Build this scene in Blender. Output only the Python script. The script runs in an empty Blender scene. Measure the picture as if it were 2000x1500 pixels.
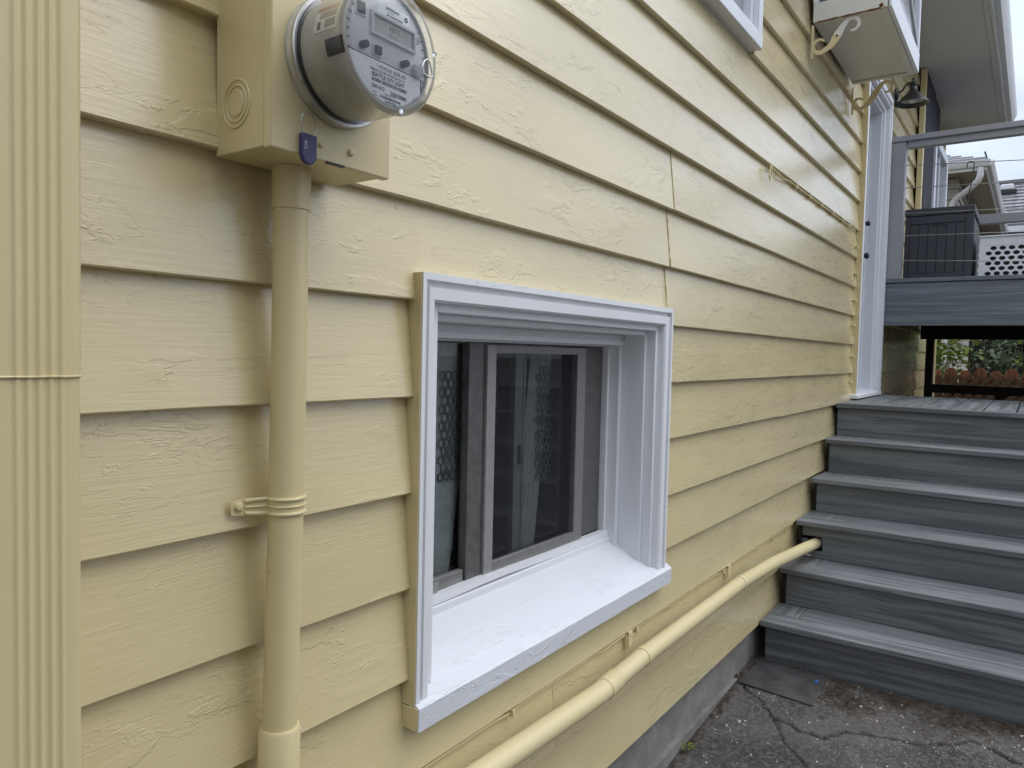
import bpy, math, random
from mathutils import Vector, Matrix, noise as mnoise
random.seed(7)
R = math.radians
SC = bpy.context.scene
COL = SC.collection

# ------------------------------------------------------------------ camera
cam_d = bpy.data.cameras.new('camera'); cam = bpy.data.objects.new('camera', cam_d); COL.objects.link(cam)
AX_R = Vector((0.58062304, -0.81384834, 0.02297299)); AX_U = Vector((0.02297689, 0.04458446, 0.99874135)); AX_F = Vector((0.81384823, 0.5793644, -0.04458647))
cam.matrix_world = Matrix(((AX_R.x, AX_U.x, -AX_F.x, 0.0), (AX_R.y, AX_U.y, -AX_F.y, -0.91), (AX_R.z, AX_U.z, -AX_F.z, 1.341), (0, 0, 0, 1)))
cam_d.sensor_width = 36.0; cam_d.lens = 25.774; cam_d.clip_start = 0.02; cam_d.clip_end = 600
SC.camera = cam

# ------------------------------------------------------------------ sky, sun, exposure
SUN_EL, SUN_AZ = 56.0, -58.0          # elevation, direction in the xy plane measured from +x
world = bpy.data.worlds.new('World'); SC.world = world; world.use_nodes = True
wn = world.node_tree.nodes; wl = world.node_tree.links; wn.clear()
sky = wn.new('ShaderNodeTexSky'); sky.sky_type = 'NISHITA'; sky.sun_disc = False
sky.sun_elevation = R(SUN_EL); sky.sun_rotation = R(90 - SUN_AZ); sky.air_density = 1.0; sky.dust_density = 1.5; sky.ozone_density = 1.0
tc = wn.new('ShaderNodeTexCoord'); mp = wn.new('ShaderNodeMapping'); mp.inputs['Scale'].default_value = (1, 1, 2.2)
nz = wn.new('ShaderNodeTexNoise'); nz.inputs['Scale'].default_value = 2.6; nz.inputs['Detail'].default_value = 6; nz.inputs['Roughness'].default_value = 0.55
wl.new(tc.outputs['Generated'], mp.inputs['Vector']); wl.new(mp.outputs['Vector'], nz.inputs['Vector'])
cr = wn.new('ShaderNodeValToRGB'); cr.color_ramp.elements[0].position = 0.34; cr.color_ramp.elements[0].color = (0.76, 0.76, 0.76, 1)
cr.color_ramp.elements[1].position = 0.58; cr.color_ramp.elements[1].color = (0.97, 0.97, 0.97, 1)
wl.new(nz.outputs['Fac'], cr.inputs['Fac'])
mixw = wn.new('ShaderNodeMix'); mixw.data_type = 'RGBA'
wl.new(cr.outputs['Color'], mixw.inputs['Factor']); wl.new(sky.outputs['Color'], mixw.inputs['A']); sx = wn.new('ShaderNodeSeparateXYZ'); wl.new(tc.outputs['Generated'], sx.inputs[0])
gr = wn.new('ShaderNodeMapRange'); wl.new(sx.outputs['Z'], gr.inputs['Value'])
gr.inputs['From Min'].default_value = 0.0; gr.inputs['From Max'].default_value = 1.0; gr.inputs['To Min'].default_value = 0.62; gr.inputs['To Max'].default_value = 1.42
cl = wn.new('ShaderNodeVectorMath'); cl.operation = 'SCALE'; cl.inputs[0].default_value = (7.9, 8.7, 10.2); cm = wn.new('ShaderNodeMapRange'); wl.new(nz.outputs['Fac'], cm.inputs['Value'])
cm.inputs['From Min'].default_value = 0.35; cm.inputs['From Max'].default_value = 0.68; cm.inputs['To Min'].default_value = 0.82; cm.inputs['To Max'].default_value = 1.12
mm = wn.new('ShaderNodeMath'); mm.operation = 'MULTIPLY'; wl.new(gr.outputs['Result'], mm.inputs[0]); wl.new(cm.outputs['Result'], mm.inputs[1]); wl.new(mm.outputs[0], cl.inputs['Scale']); wl.new(cl.outputs[0], mixw.inputs['B'])
bg = wn.new('ShaderNodeBackground'); bg.inputs['Strength'].default_value = 0.1
wo = wn.new('ShaderNodeOutputWorld'); wl.new(mixw.outputs['Result'], bg.inputs['Color']); wl.new(bg.outputs['Background'], wo.inputs['Surface'])
sun_d = bpy.data.lights.new('sun', 'SUN'); sun_d.energy = 0.9; sun_d.angle = R(60); sun_d.color = (1.0, 0.96, 0.9)
sun = bpy.data.objects.new('sun', sun_d); COL.objects.link(sun)
sdir = Vector((math.cos(R(SUN_EL)) * math.cos(R(SUN_AZ)), math.cos(R(SUN_EL)) * math.sin(R(SUN_AZ)), math.sin(R(SUN_EL))))
sun.rotation_euler = sdir.to_track_quat('Z', 'Y').to_euler()
SC.view_settings.view_transform = 'Standard'; SC.view_settings.look = 'None'; SC.view_settings.gamma = 1.0
SC.view_settings.use_curve_mapping = False; SC.view_settings.exposure = 0.64

# ------------------------------------------------------------------ helpers
WPOS = {}
def link(o, parent=None, wpos=(0, 0, 0)):
    COL.objects.link(o); wpos = Vector(wpos)
    if parent is not None:
        o.parent = parent; o.location = wpos - WPOS[parent.name]
    else:
        o.location = wpos
    WPOS[o.name] = wpos
    return o
def tag(o, label=None, cat=None, group=None, kind=None):
    if label: o['label'] = label
    if cat: o['category'] = cat
    if group: o['group'] = group
    if kind: o['kind'] = kind
    return o
def thing(name, label, cat, loc, group=None):
    o = bpy.data.objects.new(name, None); o.empty_display_size = 0.05
    link(o, None, loc); return tag(o, label, cat, group)

class MB:
    def __init__(s): s.v = []; s.f = []
    def add(s, vs, fs):
        n = len(s.v); s.v += [tuple(p) for p in vs]; s.f += [tuple(i + n for i in f) for f in fs]; return s
    def box(s, x0, x1, y0, y1, z0, z1):
        x0, x1 = min(x0, x1), max(x0, x1); y0, y1 = min(y0, y1), max(y0, y1); z0, z1 = min(z0, z1), max(z0, z1)
        return s.add([(x0, y0, z0), (x1, y0, z0), (x1, y1, z0), (x0, y1, z0), (x0, y0, z1), (x1, y0, z1), (x1, y1, z1), (x0, y1, z1)],
                     [(0, 3, 2, 1), (4, 5, 6, 7), (0, 1, 5, 4), (1, 2, 6, 5), (2, 3, 7, 6), (3, 0, 4, 7)])
    def hexa(s, p):   # 8 corners ordered like box
        return s.add(p, [(0, 3, 2, 1), (4, 5, 6, 7), (0, 1, 5, 4), (1, 2, 6, 5), (2, 3, 7, 6), (3, 0, 4, 7)])
    def prism(s, poly, axis, a0, a1):
        n = len(poly)
        def mk(p, a): return {'x': (a, p[0], p[1]), 'y': (p[0], a, p[1]), 'z': (p[0], p[1], a)}[axis]
        vs = [mk(p, a0) for p in poly] + [mk(p, a1) for p in poly]
        return s.add(vs, [tuple(range(n))[::-1], tuple(range(n, 2 * n))] + [(i, (i + 1) % n, n + (i + 1) % n, n + i) for i in range(n)])
    def tube(s, pts, r, n=10, closed=False):
        pts = [Vector(p) for p in pts]; m = len(pts); rs = r if isinstance(r, (list, tuple)) else [r] * m
        t0 = (pts[1] - pts[0]).normalized(); nr = t0.orthogonal().normalized(); vs = []
        for i, p in enumerate(pts):
            if closed: t = (pts[(i + 1) % m] - pts[i - 1]).normalized()
            else: t = (pts[min(i + 1, m - 1)] - pts[max(i - 1, 0)]).normalized()
            nr = (nr - t * nr.dot(t)).normalized(); b = t.cross(nr)
            for j in range(n):
                a = 2 * math.pi * j / n; vs.append(p + (nr * math.cos(a) + b * math.sin(a)) * rs[i])
        fs = []
        for i in range(m if closed else m - 1):
            k = (i + 1) % m
            for j in range(n): fs.append((i * n + j, i * n + (j + 1) % n, k * n + (j + 1) % n, k * n + j))
        if not closed: fs += [tuple(range(n))[::-1], tuple(range((m - 1) * n, m * n))]
        return s.add(vs, fs)
    def lathe(s, prof, c, axis='y', n=48, cap=True):   # prof: (radius, coordinate along axis)
        vs = []; fs = []
        for r, h in prof:
            for j in range(n):
                a = 2 * math.pi * j / n; u, w = r * math.cos(a), r * math.sin(a)
                vs.append({'y': (c[0] + u, h, c[1] + w), 'z': (c[0] + u, c[1] + w, h), 'x': (h, c[0] + u, c[1] + w)}[axis])
        for i in range(len(prof) - 1):
            for j in range(n): fs.append((i * n + j, i * n + (j + 1) % n, (i + 1) * n + (j + 1) % n, (i + 1) * n + j))
        if cap: fs += [tuple(range(n))[::-1], tuple(range((len(prof) - 1) * n, len(prof) * n))]
        return s.add(vs, fs)
    def build(s, name, mat, parent=None, bevel=0.0, seg=2, sharp=38, org=None, kind=None):
        if org is None:
            xs = list(zip(*s.v)); org = Vector([(min(a) + max(a)) / 2 for a in xs])
        org = Vector(org); me = bpy.data.meshes.new(name)
        me.from_pydata([tuple(Vector(p) - org) for p in s.v], [], s.f)
        import bmesh
        bm = bmesh.new(); bm.from_mesh(me); bmesh.ops.recalc_face_normals(bm, faces=bm.faces); bm.to_mesh(me); bm.free()
        me.polygons.foreach_set('use_smooth', [True] * len(me.polygons)); me.set_sharp_from_angle(angle=R(sharp))
        if mat: me.materials.append(mat)
        o = bpy.data.objects.new(name, me); link(o, parent, org)
        if bevel:
            b = o.modifiers.new('bevel', 'BEVEL'); b.width = bevel; b.segments = seg; b.limit_method = 'ANGLE'; b.angle_limit = R(40)
        if kind: o['kind'] = kind
        return o
def wob(x, y=0.0, z=0.0): return mnoise.noise(Vector((x, y, z)))

# ------------------------------------------------------------------ materials
class Mat:
    def __init__(s, name, rnd=True):
        s.m = bpy.data.materials.new(name); s.m.use_nodes = True; s.t = s.m.node_tree; s.n = s.t.nodes; s.n.clear()
        s.out = s.new('ShaderNodeOutputMaterial'); tcn = s.new('ShaderNodeTexCoord'); s.co = tcn.outputs['Object']
        if rnd:
            oi = s.new('ShaderNodeObjectInfo'); mu = s.new('ShaderNodeVectorMath'); mu.operation = 'SCALE'
            cx = s.new('ShaderNodeCombineXYZ'); s.l(oi.outputs['Random'], cx.inputs[0]); s.l(oi.outputs['Random'], cx.inputs[1]); s.l(oi.outputs['Random'], cx.inputs[2])
            s.l(cx.outputs[0], mu.inputs[0]); mu.inputs['Scale'].default_value = 53.7; s.rand = oi.outputs['Random']
            ad = s.new('ShaderNodeVectorMath'); ad.operation = 'ADD'; s.l(s.co, ad.inputs[0]); s.l(mu.outputs[0], ad.inputs[1]); s.co = ad.outputs[0]
    def new(s, t): return s.n.new(t)
    def l(s, a, b): s.t.links.new(a, b)
    def put(s, sock, v):
        if hasattr(v, 'is_output') or isinstance(v, bpy.types.NodeSocket): s.l(v, sock)
        elif isinstance(v, (tuple, list)) and len(v) == 3 and sock.type == 'RGBA': sock.default_value = (*v, 1)
        else: sock.default_value = v
    def mapped(s, sc):
        m = s.new('ShaderNodeVectorMath'); m.operation = 'MULTIPLY'; s.l(s.co, m.inputs[0]); m.inputs[1].default_value = sc; return m.outputs[0]
    def noise(s, sc, det=4, rough=0.5, dist=0.0):
        n = s.new('ShaderNodeTexNoise'); s.l(s.mapped(sc if isinstance(sc, tuple) else (sc,) * 3), n.inputs['Vector'])
        n.inputs['Scale'].default_value = 1; n.inputs['Detail'].default_value = det; n.inputs['Roughness'].default_value = rough; n.inputs['Distortion'].default_value = dist
        return n.outputs['Fac']
    def voro(s, sc, feat='F1', out='Distance', rnd=1.0):
        n = s.new('ShaderNodeTexVoronoi'); n.feature = feat; s.l(s.mapped(sc if isinstance(sc, tuple) else (sc,) * 3), n.inputs['Vector']); n.inputs['Scale'].default_value = 1
        n.inputs['Randomness'].default_value = rnd
        return n.outputs[out]
    def ma(s, op, a, b=None, c=None, clamp=False):
        n = s.new('ShaderNodeMath'); n.operation = op; n.use_clamp = clamp; s.put(n.inputs[0], a)
        if b is not None: s.put(n.inputs[1], b)
        if c is not None: s.put(n.inputs[2], c)
        return n.outputs[0]
    def rng(s, v, a, b, c=0.0, d=1.0, smooth=True):
        n = s.new('ShaderNodeMapRange'); n.interpolation_type = 'SMOOTHSTEP' if smooth else 'LINEAR'; s.put(n.inputs['Value'], v)
        n.inputs['From Min'].default_value = a; n.inputs['From Max'].default_value = b; n.inputs['To Min'].default_value = c; n.inputs['To Max'].default_value = d
        return n.outputs['Result']
    def mix(s, f, a, b, mode='MIX'):
        n = s.new('ShaderNodeMix'); n.data_type = 'RGBA'; n.blend_type = mode; s.put(n.inputs['Factor'], f)
        for k, v in ((6, a), (7, b)):
            if isinstance(v, (tuple, list)): n.inputs[k].default_value = (*v, 1)
            else: s.l(v, n.inputs[k])
        return n.outputs[2]
    def bump(s, h, strength=1.0, dist=0.001, nrm=None):
        n = s.new('ShaderNodeBump'); n.inputs['Strength'].default_value = strength; n.inputs['Distance'].default_value = dist; s.l(h, n.inputs['Height'])
        if nrm is not None: s.l(nrm, n.inputs['Normal'])
        return n.outputs[0]
    def bsdf(s, col, rough=0.5, metal=0.0, spec=0.5, nrm=None, coat=0.0, **kw):
        n = s.new('ShaderNodeBsdfPrincipled'); s.put(n.inputs['Base Color'], col); s.put(n.inputs['Roughness'], rough); n.inputs['Metallic'].default_value = metal
        n.inputs['Specular IOR Level'].default_value = spec; n.inputs['Coat Weight'].default_value = coat
        if nrm is not None: s.l(nrm, n.inputs['Normal'])
        for k, v in kw.items(): s.put(n.inputs[k], v)
        return n.outputs[0]
    def done(s, sh): s.l(sh, s.out.inputs['Surface']); return s.m

def paint(name, col, rough=0.36, axis=0, grain=1.0, flake=1.0, var=0.05, crack=True, drip=1.0, coat=0.0):
    """old layered house paint: brush grain along the board, flaked edges, hairline cracks, drips"""
    m = Mat(name)
    def st(a, b, c):
        v = [b, b, b]; v[axis] = a; return (v[0], v[1], v[2])
    g1 = m.noise(st(8, 150, 0), 4, 0.6, 0.4); g2 = m.noise(st(16, 330, 0), 3, 0.6)
    h = m.ma('ADD', m.ma('MULTIPLY', g1, 0.55), m.ma('MULTIPLY', g2, 0.3))
    nrm = m.bump(h, 0.62 * grain, 0.0012); cnrm = nrm
    broad = m.noise(st(3.5, 9, 0), 3, 0.5); nrm = m.bump(broad, 0.18, 0.003, nrm)
    if flake:
        mask = m.rng(m.noise(st(1.9, 5.5, 0), 3, 0.55), 0.45, 0.57)
        f1 = m.noise(st(6.5, 15, 0), 5, 0.60, 0.5); f2 = m.noise(st(11, 30, 0), 4, 0.62, 0.8); f3 = m.noise(st(4.2, 13, 0), 5, 0.62, 0.6)
        e1 = m.ma('ADD', m.ma('MULTIPLY', m.rng(f1, 0.56, 0.571), 0.5), m.ma('MULTIPLY', m.rng(f1, 0.53, 0.60), 0.5)); e2 = m.rng(f2, 0.615, 0.627)
        rd = m.rng(m.ma('ABSOLUTE', m.ma('SUBTRACT', f3, 0.56)), 0.0, 0.012, 1.0, 0.0)
        pl = m.ma('ADD', m.ma('ADD', m.ma('MULTIPLY', e1, 0.7), m.ma('MULTIPLY', e2, 0.2)), m.ma('MULTIPLY', rd, 0.3))
        nrm = m.bump(m.ma('MULTIPLY', pl, mask), 0.85 * flake, 0.0017, nrm)
    if crack:
        c1 = m.noise(st(2.2, 26, 0), 5, 0.6, 0.6); cm = m.rng(m.noise(st(2.5, 5, 0), 2, 0.5), 0.58, 0.66)
        cl = m.rng(m.ma('ABSOLUTE', m.ma('SUBTRACT', c1, 0.5)), 0.0, 0.007)
        nrm = m.bump(m.ma('ADD', m.ma('MULTIPLY', cl, cm), m.ma('SUBTRACT', 1.0, cm)), 0.5, 0.0013, nrm)
    if drip:
        dc = m.new('ShaderNodeSeparateColor'); m.l(m.voro(st(14, 20, 0), 'F1', 'Color'), dc.inputs[0]); d = m.ma('MULTIPLY', m.rng(m.voro(st(14, 20, 0)), 0.03, 0.065, 1.0, 0.0), m.rng(dc.outputs[0], 0.86, 0.88)); nrm = m.bump(d, 0.8 * drip, 0.002, nrm)
    v = m.noise(st(1.3, 3.2, 0), 4, 0.6); v2 = m.noise(st(30, 90, 0), 3, 0.6)
    c = m.mix(m.rng(v, 0.35, 0.68), tuple(a * (1 - var) for a in col), tuple(min(1, a * (1 + var)) for a in col))
    c = m.mix(m.rng(v2, 0.68, 0.78, 0, 0.06), c, tuple(a * 0.72 for a in col))
    sc_ = m.new('ShaderNodeSeparateColor'); m.l(m.voro(st(17, 22, 0), 'F1', 'Color'), sc_.inputs[0]); speck = m.ma('MULTIPLY', m.rng(m.voro(st(17, 22, 0)), 0.018, 0.032, 1.0, 0.0), m.rng(sc_.outputs[1], 0.80, 0.82))
    c = m.mix(m.ma('MULTIPLY', speck, 0.55), c, (0.09, 0.075, 0.05))
    r = m.rng(m.noise(st(5, 40, 0), 3, 0.5), 0.3, 0.7, rough - 0.05, rough + 0.09)
    n_ = m.bsdf(c, r, 0, 0.5, nrm, coat)
    n_.node.inputs['Coat Roughness'].default_value = 0.17; m.l(cnrm, n_.node.inputs['Coat Normal'])
    return m.done(n_)

YEL = (0.655, 0.555, 0.308)
M_BOARD = paint('yellow_clapboard_paint', YEL, 0.29, coat=1.0)
M_YEL = paint('yellow_trim_paint', YEL, 0.35, 2, 0.35, 0.35, 0.03, False)
M_YELP = paint('yellow_metal_paint', YEL, 0.33, 2, 0.16, 0.12, 0.02, False, 0.6)
M_YELPX = paint('yellow_pipe_paint', (0.66, 0.562, 0.32), 0.33, 0, 0.16, 0.1, 0.02, False, 0.6)
M_WHITE = paint('white_window_paint', (0.75, 0.76, 0.78), 0.38, 0, 0.6, 0.55, 0.02, False)
M_WHITEZ = paint('white_casing_paint', (0.75, 0.76, 0.78), 0.38, 2, 0.5, 0.4, 0.02, False)
M_OLDWHITE = paint('weathered_white_paint', (0.66, 0.65, 0.60), 0.5, 0, 0.4, 0.4, 0.06, True)
M_SOFF = paint('soffit_paint', (0.55, 0.55, 0.54), 0.6, 0, 0.2, 0.0, 0.04, False, 0)
M_GREYP = paint('grey_rail_paint', (0.32, 0.315, 0.325), 0.5, 1, 0.3, 0.0, 0.04, False, 0)

def composite(name, axis, tint=(0.165, 0.172, 0.178)):
    m = Mat(name); b = [34, 34, 34]; b[axis] = 1.5; f = [150, 150, 150]; f[axis] = 5; w = [11, 11, 11]; w[axis] = 0.9
    n1 = m.noise(tuple(b), 4, 0.6, 0.8); n2 = m.noise(tuple(f), 3, 0.6, 0.3); n3 = m.noise(tuple(w), 3, 0.5, 1.2)
    c = m.mix(m.rng(n1, 0.36, 0.66), tuple(a * 0.58 for a in tint), tuple(a * 1.38 for a in tint))
    c = m.mix(m.rng(n3, 0.5, 0.68, 0, 0.7), c, (tint[0] * 0.48, tint[1] * 0.5, tint[2] * 0.6))
    c = m.mix(m.rng(n2, 0.54, 0.72, 0, 0.42), c, tuple(a * 0.42 for a in tint))
    c = m.mix(m.rng(m.rand, 0, 1, 0, 0.35, False), c, (tint[0] * 1.15, tint[1] * 1.2, tint[2] * 1.15))
    nails = m.rng(m.voro((6, 6, 6)), 0.02, 0.03, 1, 0); c = m.mix(m.ma('MULTIPLY', nails, 0.7), c, (0.02, 0.02, 0.02))
    nrm = m.bump(m.ma('ADD', n2, m.ma('MULTIPLY', n1, 0.6)), 0.55, 0.0012)
    return m.done(m.bsdf(c, m.rng(n1, 0.3, 0.7, 0.42, 0.6), 0, 0.45, nrm))
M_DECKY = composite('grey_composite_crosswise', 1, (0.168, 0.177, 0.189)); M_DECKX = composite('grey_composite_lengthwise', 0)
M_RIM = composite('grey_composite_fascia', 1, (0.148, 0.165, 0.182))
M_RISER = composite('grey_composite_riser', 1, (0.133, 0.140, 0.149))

def plain(name, col, rough=0.5, metal=0.0, spec=0.5, var=0.08, sc=20.0, bump=0.2, coat=0.0):
    m = Mat(name); n = m.noise(sc, 4, 0.6); c = m.mix(m.rng(n, 0.3, 0.7), tuple(a * (1 - var) for a in col), tuple(min(1, a * (1 + var)) for a in col))
    nrm = m.bump(m.noise(sc * 6, 3, 0.5), bump, 0.0008) if bump else None
    return m.done(m.bsdf(c, m.rng(n, 0.3, 0.7, max(0.02, rough - 0.06), rough + 0.06), metal, spec, nrm, coat))
M_LACE = plain('lace', (0.14, 0.145, 0.145), 0.9, 0, 0.1, 0.1, 60, 0.1)
M_BLACK = plain('black_metal', (0.02, 0.021, 0.022), 0.42, 0.0, 0.5)
M_STEEL = plain('galvanised_ring', (0.52, 0.515, 0.50), 0.42, 1.0, 0.5, 0.15, 30, 0.15)
M_WIRE = plain('steel_wire', (0.42, 0.42, 0.43), 0.35, 1.0)
M_ALU = plain('bronze_aluminium', (0.22, 0.213, 0.205), 0.45, 0.3, 0.5, 0.06, 40)
M_ALUD = plain('dark_bronze_aluminium', (0.125, 0.12, 0.116), 0.45, 0.3, 0.5, 0.15, 40)
M_ALUL = plain('worn_screen_frame', (0.31, 0.30, 0.29), 0.5, 0.3, 0.5, 0.07, 60)
M_SHEATH = plain('painted_gap', (0.20, 0.165, 0.085), 0.7)
M_DARKROOM = plain('dark_room', (0.05, 0.045, 0.042), 0.9)
M_CURT = plain('sheer_curtain', (0.40, 0.415, 0.42), 0.9, 0, 0.1, 0.1, 60, 0.3)
M_GREYPL = plain('meter_grey_plastic', (0.58, 0.59, 0.61), 0.45, 0, 0.4, 0.04, 30, 0.05)
M_LABELP = plain('meter_label_plate', (0.84, 0.855, 0.88), 0.45, 0, 0.4, 0.04, 30, 0.0)
M_DRUM = plain('meter_drum_plastic', (0.52, 0.50, 0.45), 0.5, 0, 0.4, 0.1, 25, 0.05)
M_STICK = plain('white_sticker', (0.74, 0.73, 0.70), 0.5, 0, 0.4, 0.04, 30, 0)
M_STICKR = plain('orange_sticker', (0.38, 0.16, 0.09), 0.5, 0, 0.4, 0.1, 60, 0)
M_LCD = plain('lcd_glass', (0.40, 0.405, 0.375), 0.25, 0, 0.5, 0.1, 40, 0)
M_INK = plain('dark_ink', (0.06, 0.065, 0.08), 0.6, 0, 0.3, 0, 10, 0)
M_GREYINK = plain('grey_ink', (0.09, 0.093, 0.10), 0.6, 0, 0.3, 0, 10, 0)
M_WINK = plain('white_ink', (0.75, 0.75, 0.8), 0.6, 0, 0.3, 0, 10, 0)
M_BLUE = plain('blue_tag_plastic', (0.032, 0.024, 0.115), 0.35, 0, 0.5, 0.05, 30, 0)
M_RUBBER = plain('black_rubber', (0.018, 0.018, 0.02), 0.6)
M_RESIN = plain('charcoal_resin', (0.045, 0.046, 0.056), 0.5, 0, 0.45, 0.1, 30, 0.3)
M_BASKET = plain('white_plastic', (0.74, 0.74, 0.76), 0.4, 0, 0.5, 0.02, 20, 0)
M_SHUT = None
M_RUST = plain('rust', (0.16, 0.055, 0.02), 0.85, 0, 0.2, 0.4, 80, 0.5)
M_VINYL = plain('white_vinyl', (0.74, 0.76, 0.80), 0.35, 0, 0.5, 0.02, 10, 0.05)
M_GUT = plain('white_gutter', (0.66, 0.66, 0.65), 0.4, 0, 0.5, 0.06, 15, 0.1)
M_SLATE = plain('dark_slate', (0.055, 0.053, 0.055), 0.55, 0, 0.4, 0.25, 14, 0.6)
M_TERRA = None
M_LATT = plain('brown_lattice_wood', (0.085, 0.052, 0.03), 0.8, 0, 0.3, 0.2, 20, 0.3)
M_DARKWOOD = plain('dark_treated_wood', (0.03, 0.025, 0.022), 0.8, 0, 0.3, 0.2, 20, 0.3)
M_BACKDROP = plain('dark_brown_boards', (0.022, 0.018, 0.016), 0.85, 0, 0.2, 0.2, 8, 0.3)  # near-black tone standing for the darkness behind the shrubs
M_MAROON = plain('maroon_trim', (0.10, 0.045, 0.045), 0.6)
M_STEM = plain('green_stem', (0.12, 0.16, 0.06), 0.7)
M_TAN = plain('tan_soffit', (0.34, 0.30, 0.22), 0.6)
M_TANW = plain('tan_lap_wall', (0.33, 0.31, 0.26), 0.6)
M_CAULK = plain('yellow_caulk', (0.30, 0.235, 0.08), 0.5, 0, 0.4, 0.15, 60, 0.6)
M_BLUECHIP = plain('blue_chip', (0.03, 0.16, 0.6), 0.5)
M_BULB = plain('frosted_bulb', (0.75, 0.74, 0.70), 0.3)
M_SHADEIN = plain('shade_inside', (0.42, 0.42, 0.42), 0.5)

def woodgrain(name, col, axis):
    m = Mat(name); b = [45, 45, 45]; b[axis] = 1.2; n = m.noise(tuple(b), 4, 0.6, 1.0)
    c = m.mix(m.rng(n, 0.35, 0.65), tuple(a * 0.55 for a in col), tuple(a * 1.5 for a in col))
    return m.done(m.bsdf(c, 0.75, 0, 0.2, m.bump(n, 0.5, 0.002)))
M_TERRA = woodgrain('terracotta_stained_wood', (0.20, 0.082, 0.046), 2)
M_SHUT = woodgrain('charcoal_shutter_wood', (0.036, 0.038, 0.048), 2)

def glass(name, tint=(0.9, 0.93, 0.93), refl=1.0, rough=0.02):
    m = Mat(name); fr = m.new('ShaderNodeFresnel'); fr.inputs['IOR'].default_value = 1.5
    t = m.new('ShaderNodeBsdfTransparent'); t.inputs['Color'].default_value = (*tint, 1)
    g = m.new('ShaderNodeBsdfGlossy'); g.inputs['Roughness'].default_value = rough; g.inputs['Color'].default_value = (1, 1, 1, 1)
    w = m.bump(m.noise(3.0, 2, 0.5), 0.05, 0.01); m.l(w, g.inputs['Normal'])
    mx = m.new('ShaderNodeMixShader'); m.l(m.ma('MULTIPLY', fr.outputs[0], refl, clamp=True), mx.inputs[0]); m.l(t.outputs[0], mx.inputs[1]); m.l(g.outputs[0], mx.inputs[2])
    return m.done(mx.outputs[0])
M_GLASS = glass('window_glass', (0.80, 0.84, 0.83), 0.75)
M_DOME = glass('clear_meter_cover', (0.975, 0.98, 0.985), 0.8, 0.05)
def screen_mat():
    m = Mat('insect_screen'); t = m.new('ShaderNodeBsdfTransparent'); d = m.bsdf((0.05, 0.052, 0.055), 0.7)
    mx = m.new('ShaderNodeMixShader'); mx.inputs[0].default_value = 0.26; m.l(t.outputs[0], mx.inputs[1]); m.l(d, mx.inputs[2]); return m.done(mx.outputs[0])
M_SCREEN = screen_mat()
def skyglass(name, col, rough=0.06):
    m = Mat(name); return m.done(m.bsdf(col, rough, 0, 0.6, m.bump(m.noise(2.0, 2, 0.5), 0.05, 0.01)))
M_PANE = skyglass('dark_room_glass', (0.05, 0.06, 0.065)); M_PANEW = skyglass('blind_behind_glass', (0.30, 0.31, 0.33))

def foundation_mat():
    m = Mat('foundation_concrete'); a = m.noise(9, 6, 0.65); b = m.noise(70, 4, 0.6); st = m.noise((5, 5, 16), 4, 0.6)
    c = m.mix(m.rng(a, 0.3, 0.7), (0.165, 0.156, 0.143), (0.25, 0.24, 0.225)); c = m.mix(m.rng(st, 0.55, 0.75, 0, 0.35), c, (0.14, 0.132, 0.122))
    return m.done(m.bsdf(c, 0.85, 0, 0.3, m.bump(m.ma('ADD', a, m.ma('MULTIPLY', b, 0.5)), 0.7, 0.005)))
M_FOUND = foundation_mat()
def ground_mat():
    m = Mat('worn_aggregate_concrete', False)
    a = m.noise(3.2, 6, 0.65, 0.4); b = m.noise(60, 5, 0.7); g = m.noise((2.0, 2.0, 2.0), 3, 0.5)
    c = m.mix(m.rng(a, 0.32, 0.68), (0.040, 0.036, 0.033), (0.098, 0.091, 0.084))
    c = m.mix(m.rng(b, 0.42, 0.68, 0, 0.75), c, (0.16, 0.147, 0.134))
    v = m.voro(120.0); vc = m.voro(120.0, 'F1', 'Color'); sep = m.new('ShaderNodeSeparateColor'); m.l(vc, sep.inputs[0])
    peb = m.ma('MULTIPLY', m.rng(v, 0.22, 0.36, 1, 0), m.rng(sep.outputs[0], 0.52, 0.7))
    c = m.mix(m.ma('MULTIPLY', peb, m.rng(g, 0.4, 0.62, 0.15, 0.9)), c, (0.36, 0.35, 0.34))
    v2 = m.voro(45.0); vc2 = m.voro(45.0, 'F1', 'Color'); s2 = m.new('ShaderNodeSeparateColor'); m.l(vc2, s2.inputs[0])
    c = m.mix(m.ma('MULTIPLY', m.rng(v2, 0.12, 0.2, 1, 0), m.rng(s2.outputs[1], 0.88, 0.93)), c, (0.5, 0.49, 0.46))
    dk = m.noise(11, 5, 0.7); c = m.mix(m.rng(dk, 0.58, 0.72, 0, 0.7), c, (0.028, 0.024, 0.020))
    at = m.new('ShaderNodeAttribute'); at.attribute_name = 'crack'; c = m.mix(m.ma('MULTIPLY', at.outputs['Fac'], 0.85), c, (0.022, 0.018, 0.014))
    so = m.new('ShaderNodeAttribute'); so.attribute_name = 'soil'; c = m.mix(m.ma('MULTIPLY', so.outputs['Fac'], m.rng(m.noise(34, 4, 0.7), 0.36, 0.62)), c, (0.042, 0.030, 0.020))
    h = m.ma('ADD', b, m.ma('ADD', m.ma('MULTIPLY', peb, 0.6), m.ma('MULTIPLY', a, 0.6)))
    return m.done(m.bsdf(c, 0.9, 0, 0.25, m.bump(h, 0.9, 0.006)))
M_GROUND = ground_mat()
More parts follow.
